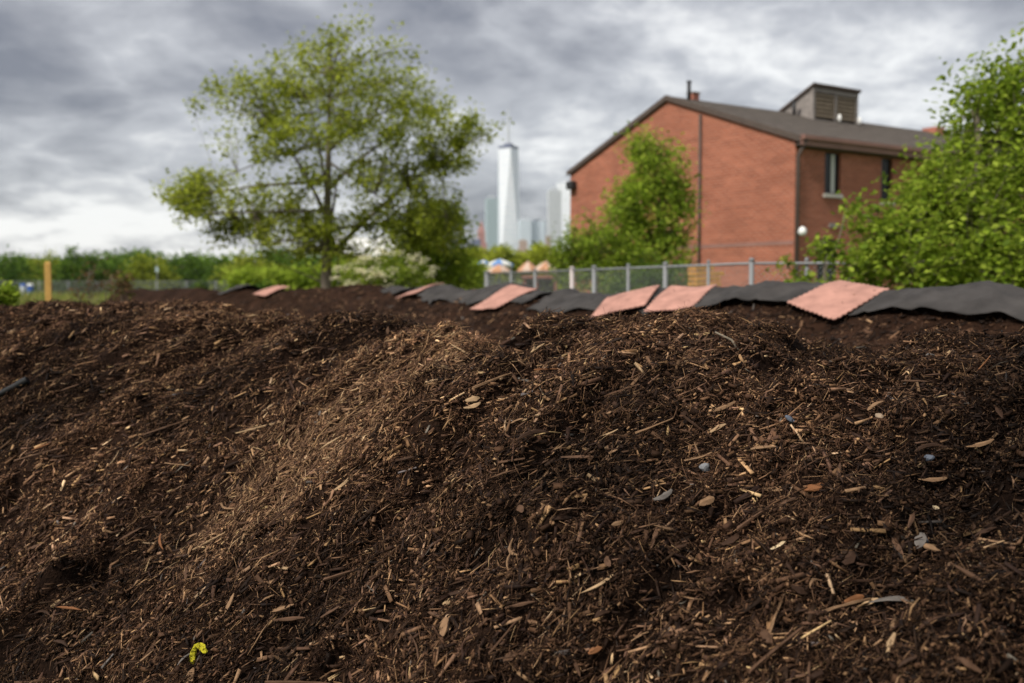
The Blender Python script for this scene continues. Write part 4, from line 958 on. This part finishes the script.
# windows
for (x0, x1, z0, z1, kd) in openings:
    fr = MB(); y0, y1 = .085, .135; t_ = .05
    fr.box(x0+.003, x0+t_, y0, y1, z0+.003, z1-.003); fr.box(x1-t_, x1-.003, y0, y1, z0+.003, z1-.003); fr.box(x0+t_, x1-t_, y0, y1, z1-t_, z1-.003); fr.box(x0+t_, x1-t_, y0, y1, z0+.003, z0+t_)
    wn = fr.build('window', M['darkmetal'], B)
    mb = MB(); mb.box((x0+x1)/2-.02, (x0+x1)/2+.02, y0+.004, y1-.004, z0+t_, z1-t_); mb.build('mullion', M['darkmetal'], wn)
    for (a_, b_) in ((x0+t_, (x0+x1)/2-.02), ((x0+x1)/2+.02, x1-t_)):
        mb = MB(); mb.box(a_, b_, .108, .114, z0+t_, z1-t_); mb.build('pane', M['glass'], wn)
    if kd == 'upper' and x0 < 2:
        mb = MB(); mb.box((x0+x1)/2+.021, x1-t_-.12, .090, .104, z0+t_+.002, z1-t_-.002); mb.build('blind', M['curtain'], wn)
    mb = MB(); mb.box(x0-.06, x1+.06, -.07, .08, z0-.12, z0-.003); mb.build('sill', M['sill'], wn)
    mb = MB(); mb.box(x0-.5, x1+.5, .5, .52, z0-.5, z1+.08); mb.build('room_backing', M['darkmetal'], wn)
# drainpipes and fittings
mb = MB(); mb.tube([(.10,-OV-.08,ze+.06),(.05,-.07,EH-.5),(.05,-.07,.05)], .055, 10); mb.build('downspout', M['rake'], B, smooth=True)
mb = MB(); gy_ = GW * .354; mb.tube([(-.06,gy_,.05),(-.06,gy_,rz_(gy_)-.15)], .045, 8); mb.build('gable_pipe', M['rake'], B, smooth=True)
mb = MB(); mb.box(-.012, -.002, 0.02, GW-.02, 2.83, 2.95); mb.build('string_course', M['fascia'], B)
mb = MB(); mb.box(-.28, -.004, GW-.45, GW-.05, EH-.62, EH-.30); mb.build('flood_light', M['darkmetal'], B, bevel=.05)
mb = MB(); mb.box(1.55, 1.95, -.05, -.004, 3.38, 3.52); mb.build('wall_vent', M['greywood'], B)
lm = MB(); lm.tube([(.06,-.02,3.22),(.06,-.22,3.25)], .025, 6); la = lm.build('wall_lamp', M['darkmetal'], B)
lm = MB(); c_ = np.array([.06,-.26,3.22]); lm.tube([c_ + [0,0,-.15], c_ + [0,0,-.12], c_ + [0,0,-.03], c_ + [0,0,.07], c_ + [0,0,.13]], [.03,.09,.13,.10,.03], 14); lm.build('globe', M['lampwhite'], la, smooth=True)
# roof vents
for (x, y, r, h_, mk) in ((.55, GW*.46, .07, .55, 'darkmetal'), (5.6, GW*.44, .07, .45, 'darkmetal'), (15.3, GW*.42, .08, .55, 'darkmetal'), (16.2, GW*.42, .08, .62, 'darkmetal')):
    mb = MB(); z = rz_(y) + .1; mb.tube([(x,y,z),(x,y,z+h_+.1)], r, 10); pv = mb.build('vent_pipe', M[mk], B, smooth=True)
    mb = MB(); mb.tube([(x,y,z+h_+.102),(x,y,z+h_+.14)], r*1.35, 10); mb.build('cap', M[mk], pv)
mb = MB(); mb.box(.95, 1.25, GW*.48, GW*.505, RH-.1, RH+.30); ch = mb.build('chimney', M['boothred'], B); mb = MB(); mb.box(.92, 1.28, GW*.477, GW*.508, RH+.302, RH+.35); mb.build('chimney_cap', M['greywood'], ch)
mb = MB(); mb.box(14.3, 14.9, GW*.44, GW*.50, RH-.3, RH+.22); mb.build('chimney', M['boothred'], B)
# roof monitor with louvres
y0 = GW/2 - 1.25; y1 = GW/2 + .25; x0, x1 = 5.95, 8.45; zt = RH + .88; zb = rz_(y0) + .1
dm = MB(); dm.add([(x0,y0+.06,zb),(x0,y0+.06,zt),(x0,y1,RH+.15),(x1,y0+.06,zb),(x1,y0+.06,zt),(x1,y1,RH+.15)], [(0,2,1),(3,4,5),(0,1,4,3),(1,2,5,4),(0,3,5,2)])
dr_ = dm.build('roof_monitor', M['greywood'], B)
nl = 6; mid_ = (x0 + x1) / 2
for (a_, b_) in ((x0+.10, mid_-.05), (mid_+.05, x1-.10)):
    for i in range(nl):
        z = zb + .16 + (zt - zb - .34) * (i + .5) / nl; mb = MB(); mb.obox(((a_+b_)/2, y0+.005, z), ((b_-a_)/2,0,0), (0,.035,.045), (0,-.004,.006)); mb.build('louvre', M['louver'], dr_)
    mb = MB(); mb.box(a_, b_, y0+.048, y0+.056, zb+.1, zt-.1); mb.build('louvre_backing', M['rake'], dr_)
for (a_, b_) in ((x0-.02, x0+.10), (mid_-.05, mid_+.05), (x1-.10, x1+.02)):
    mb = MB(); mb.box(a_, b_, y0-.04, y0+.057, zb, zt-.02); mb.build('corner_board', M['greywood'], dr_)
mb = MB(); mb.box(x0+.10, x1-.10, y0-.03, y0+.056, zt-.17, zt-.025); mb.build('head_board', M['greywood'], dr_)
mb = MB(); mb.add([(x0-.1,y0-.12,zt+.05),(x1+.1,y0-.12,zt+.05),(x1+.1,y1+.05,RH+.14),(x0-.1,y1+.05,RH+.14),(x0-.1,y0-.12,zt+.13),(x1+.1,y0-.12,zt+.13),(x1+.1,y1+.05,RH+.23),(x0-.1,y1+.05,RH+.23)],
    [(0,3,2,1),(4,5,6,7),(0,1,5,4),(1,2,6,5),(2,3,7,6),(3,0,4,7)]); mb.build('monitor_roof', M['rake'], dr_)
for x in (x0 + 1.2, x1 - .15):
    mb = MB(); zc = rz_(y0 - .25) + .2; c_ = np.array([x, y0-.25, zc]); mb.tube([c_, c_ + [0,0,.1], c_ + [0,0,.22], c_ + [0,0,.28]], [.04,.07,.07,.02], 10); mb.build('roof_light', M['lampwhite'], dr_, smooth=True)

# ------------------------------------------------------------------ timber stack behind the fence
tx = gx(704, 16.); T = thing('timber_stack', (tx, 16., 0), 'stack of yellow sawn planks with ragged ends behind the chain-link fence', 'timber stack', rz=.25)
for i in range(23):
    rg = random.uniform(-.06, .06); mb = MB(); z = i * .083; L0 = -.21 + random.uniform(-.008, .008); L1 = .15 + rg + (.06 if i % 2 else 0)
    mb.box(L0, L1, -.16, .16, z + .006, z + .070); mb.build('plank', M['plank'], T, bevel=.004)

# ------------------------------------------------------------------ parasols and booth beyond the gate
def parasol(px, d, apex, rim, half, m1, m2, label):
    z1 = CAM_Z + (285 - apex) * d / FPX; z0 = CAM_Z + (285 - rim) * d / FPX; r = half * d / FPX; T = thing('parasol', (gx(px, d), d, 0), label, 'parasol', 'parasols beyond the fence')
    mb = MB(); mb.tube([(0,0,0),(0,0,z1+.1)], .035, 8); mb.build('pole', M['galv'], T)
    for k in range(8):
        a0, a1 = 2*math.pi*k/8 + .2, 2*math.pi*(k+1)/8 + .2; e0 = np.array([math.cos(a0)*r, math.sin(a0)*r, z0+.25]); e1 = np.array([math.cos(a1)*r, math.sin(a1)*r, z0+.25]); ap = np.array([0,0,z1])
        mb = MB(); m0 = (ap + e0)/2 + [0,0,.06]; m1_ = (ap + e1)/2 + [0,0,.06]
        mb.add([ap, m0, m1_, e0, e1, e0 - [0,0,.25], e1 - [0,0,.25]], [(0,1,2),(1,3,4,2),(3,5,6,4)]); p_ = mb.build('canopy_panel', M[m1] if k % 2 else M[m2], T)
        md = p_.modifiers.new('thickness', 'SOLIDIFY'); md.thickness = .012
parasol(500, 96, 259, 267, 14, 'blue', 'white', 'blue and white parasol standing highest behind the left orange parasol')
parasol(499, 90, 264, 274, 13, 'orange', 'peach', 'orange and pale peach parasol leftmost in front of the blue one')
parasol(528, 90, 261, 273, 11, 'peach', 'orange', 'pale orange parasol in the middle of the group')
parasol(546, 90, 261, 273, 14, 'orange', 'peach', 'wide orange and pale peach parasol at the right of the group')
parasol(484, 100, 260, 266, 6, 'white', 'blue', 'tiny pale blue parasol at the left end of the group')
d = 58.; T = thing('booth', (gx(540, d), d, 0), 'low red-brown booth with dark opening seen through the fence', 'booth')
mb = MB(); mb.box(-.95, .95, 0, 1.4, 0, 1.0); mb.build('counter', M['boothred'], T)
for x in (-.9, -.2, .9):
    mb = MB(); mb.box(x-.06, x+.06, .02, .14, 1.002, 2.0); mb.build('upright', M['boothred'], T)
mb = MB(); mb.box(-.98, .98, 1.2, 1.38, 1.002, 2.0); mb.build('back_wall', M['rake'], T)
mb = MB(); mb.box(-1.05, 1.05, -.15, 1.5, 2.002, 2.14); mb.build('roof_slab', M['boothred'], T)

# white canopy behind the lone tree
d = 60.; z_ = lambda py: CAM_Z + (285 - py) * d / FPX; T = thing('shade_canopy', (gx(365, d), d, 0), 'white shade canopy with sagging edge seen behind the lone tree', 'canopy')
W2 = 34 * d / FPX; ns = 18; V = np.zeros((ns, 8, 3))
for i, u in enumerate(np.linspace(-1, 1, ns)):
    low = z_(257) + (z_(248) - z_(257)) * u * u
    for j, v in enumerate(np.linspace(0, 1, 8)):
        V[i, j] = (u * W2, v * 2.6, low + (z_(236) - z_(257)) * math.sin(v * 1.57) * (1 - .25 * u * u))
idx = np.arange(ns * 8).reshape(ns, 8); q = np.stack([idx[:-1,:-1], idx[1:,:-1], idx[1:,1:], idx[:-1,1:]], -1).reshape(-1, 4)
o = npmesh('sail', V.reshape(-1, 3), [q], M['white'], T, smooth=True); md = o.modifiers.new('thickness', 'SOLIDIFY'); md.thickness = .02
for (x, y, zt_) in ((-W2, 0, z_(248)), (W2, 0, z_(248)), (-W2, 2.6, z_(243)), (W2, 2.6, z_(243))):
    mb = MB(); mb.tube([(x,y,-.05),(x,y,zt_)], .05, 8); mb.build('pole', M['darkmetal'], T)

# small things by the far fence
for (px, d, m1, m2, lab) in ((31, 109, 'binblue', 'lampwhite', 'blue bin with white lid by the far left fence'), (24, 109.5, 'binpale', 'binblue', 'pale grey bin beside the blue one by the far left fence')):
    T = thing('storage_bin', (gx(px, d), d, 0), lab, 'bin', 'bins by the far fence'); mb = MB(); mb.tube([(0,0,0),(0,0,.5),(0,0,1.5)], [.24,.28,.33], 8); mb.build('bin_body', M[m1], T); mb = MB(); mb.tube([(0,0,1.502),(0,0,1.68),(0,0,1.75)], [.35,.33,.15], 8); mb.build('lid', M[m2], T)
d = 100.; T = thing('sign_post', (gx(158, d), d, 0), 'thin post with small pale blue sign in front of the far trees', 'sign')
mb = MB(); mb.tube([(0,0,0),(0,0,3.6)], .05, 6); mb.build('pole', M['galv'], T); mb = MB(); mb.box(-.14, .14, -.09, -.055, 2.9, 3.4); mb.build('sign_plate', M['t_teal'], T)

# ------------------------------------------------------------------ skyline across the water
def sky_block(px0, px1, top, d, m, name, label, rz=.35, depth=None, steps=None, extra=None):
    wd = (px1 - px0) * d / FPX; h_ = (285 - top) * d / FPX; T = thing(name, (gx((px0+px1)/2, d), d, 0), label, 'skyscraper', 'towers on the skyline', rz=rz)
    a = wd / (math.cos(rz) + math.sin(abs(rz)) * .7) / 2; b_ = a * .7
    mb = MB()
    for (k0, k1, sc_) in (steps or [(0, 1, 1)]): mb.box(-a*sc_, a*sc_, -b_*sc_, b_*sc_, h_*k0 + (.05 if k0 else 0), h_*k1)
    mb.build('shaft', M[m], T)
    mb = MB(); mb.box(-a*.5*(steps[-1][2] if steps else 1), a*.5*(steps[-1][2] if steps else 1), -b_*.45, b_*.4, h_+.05, h_*1.02+3); mb.build('roof_plant', M['t_grey'], T)
    return T, a, b_, h_
sky_block(485, 498, 199, 2950, 't_teal', 'glass_tower', 'teal glass tower left of the tallest skyscraper', .3)
T, a, b_, h_ = sky_block(476, 487, 232, 2700, 't_red', 'stepped_tower', 'reddish tower with pointed top at the left of the skyline', .2, steps=[(0,.8,1),(.8,1,.7)])
mb = MB(); mb.add([(-a*.7,-b_*.7,h_+.1),(a*.7,-b_*.7,h_+.1),(a*.7,b_*.7,h_+.1),(-a*.7,b_*.7,h_+.1),(0,0,h_*1.22)], [(0,1,4),(1,2,4),(2,3,4),(3,0,4)]); mb.build('pointed_roof', M['t_red'], T)
sky_block(471, 481, 239, 2600, 't_navy', 'dark_tower', 'low dark navy block leftmost on the skyline', .1)
sky_block(518, 531, 220, 3000, 't_pale', 'pale_tower', 'pale blue-grey tower just right of the tallest skyscraper', .25)
sky_block(530, 546, 221, 3150, 't_pale', 'pale_tower', 'wider pale glass tower second right of the tallest skyscraper', -.25)
sky_block(516, 530, 240, 2500, 't_brown', 'brown_block', 'short tan masonry block in front of the pale towers', .2, steps=[(0,.8,1),(.8,1,.6)])
sky_block(547, 561, 191, 2950, 't_grey', 'grey_tower', 'grey slab tower left of the white tower by the building', .2)
sky_block(556, 574, 184, 3200, 't_white', 'white_tower', 'bright white glass tower just left of the brick gable', -.2)
sky_block(543, 553, 236, 2500, 't_brown', 'brown_block', 'small tan block in front of the grey slab tower', .3, steps=[(0,.75,1),(.75,1,.5)])
# the tallest: square base turning into a rotated square top, parapet, ring and mast
d = 3080.; T = thing('tall_skyscraper', (gx(508.5, d), d, 0), 'tallest white glass skyscraper with tapering facets and a mast', 'skyscraper', 'towers on the skyline', rz=R(12))
hb_ = 31.; zb_, zt_ = 57., 417.; mb = MB()
bq = [(-hb_,-hb_),(hb_,-hb_),(hb_,hb_),(-hb_,hb_)]; tq = [(0,-hb_),(hb_,0),(0,hb_),(-hb_,0)]
mb.box(-hb_, hb_, -hb_, hb_, 0, zb_); mb.build('podium', M['t_pale'], T)
for k in range(4):
    b0, b1 = bq[k], bq[(k+1) % 4]; t0 = tq[k]; t1 = tq[(k+1) % 4]
    mb = MB(); mb.add([(*b0,zb_+.1),(*b1,zb_+.1),(*t0,zt_)], [(0,1,2)]); mb.build('facet', M['t_pale'] if k in (3,) else M['t_white'], T)  # the left facet's shading is painted in with a duller facade colour
    mb = MB(); mb.add([(*b1,zb_+.1),(*t1,zt_),(*t0,zt_)], [(0,1,2)]); mb.build('facet', M['t_white'], T)
mb = MB(); mb.add([(*p, zt_+.1) for p in tq] + [(*p, zt_+9) for p in tq], [(0,1,5,4),(1,2,6,5),(2,3,7,6),(3,0,4,7),(4,5,6,7)]); mb.build('parapet', M['t_navy'], T)
mb = MB(); mb.tube([(0,0,zt_+9.2),(0,0,zt_+16)], 15, 16); mb.build('ring_platform', M['t_navy'], T)
mb = MB(); mb.tube([(0,0,zt_+16.2),(0,0,zt_+60),(0,0,541)], [4.5,3.2,1.2], 8); mb.build('mast', M['t_grey'], T)

# ------------------------------------------------------------------ air
hz = MB(); hz.box(-1600, 1600, -40, 3700, -1.2, 560)
ho = hz.build('haze', None); tag(ho, 'thin pale air haze over the whole place', 'haze', kind='stuff')
hm = bpy.data.materials.new('haze'); hm.use_nodes = True; hn = hm.node_tree.nodes
for q_ in list(hn): hn.remove(q_)
hout = hn.new('ShaderNodeOutputMaterial'); pv = hn.new('ShaderNodeVolumePrincipled'); hm.node_tree.links.new(pv.outputs[0], hout.inputs['Volume'])
pv.inputs['Color'].default_value = (.80, .86, .95, 1); pv.inputs['Density'].default_value = 0.00005; pv.inputs['Anisotropy'].default_value = 0.2
ho.data.materials.append(hm)
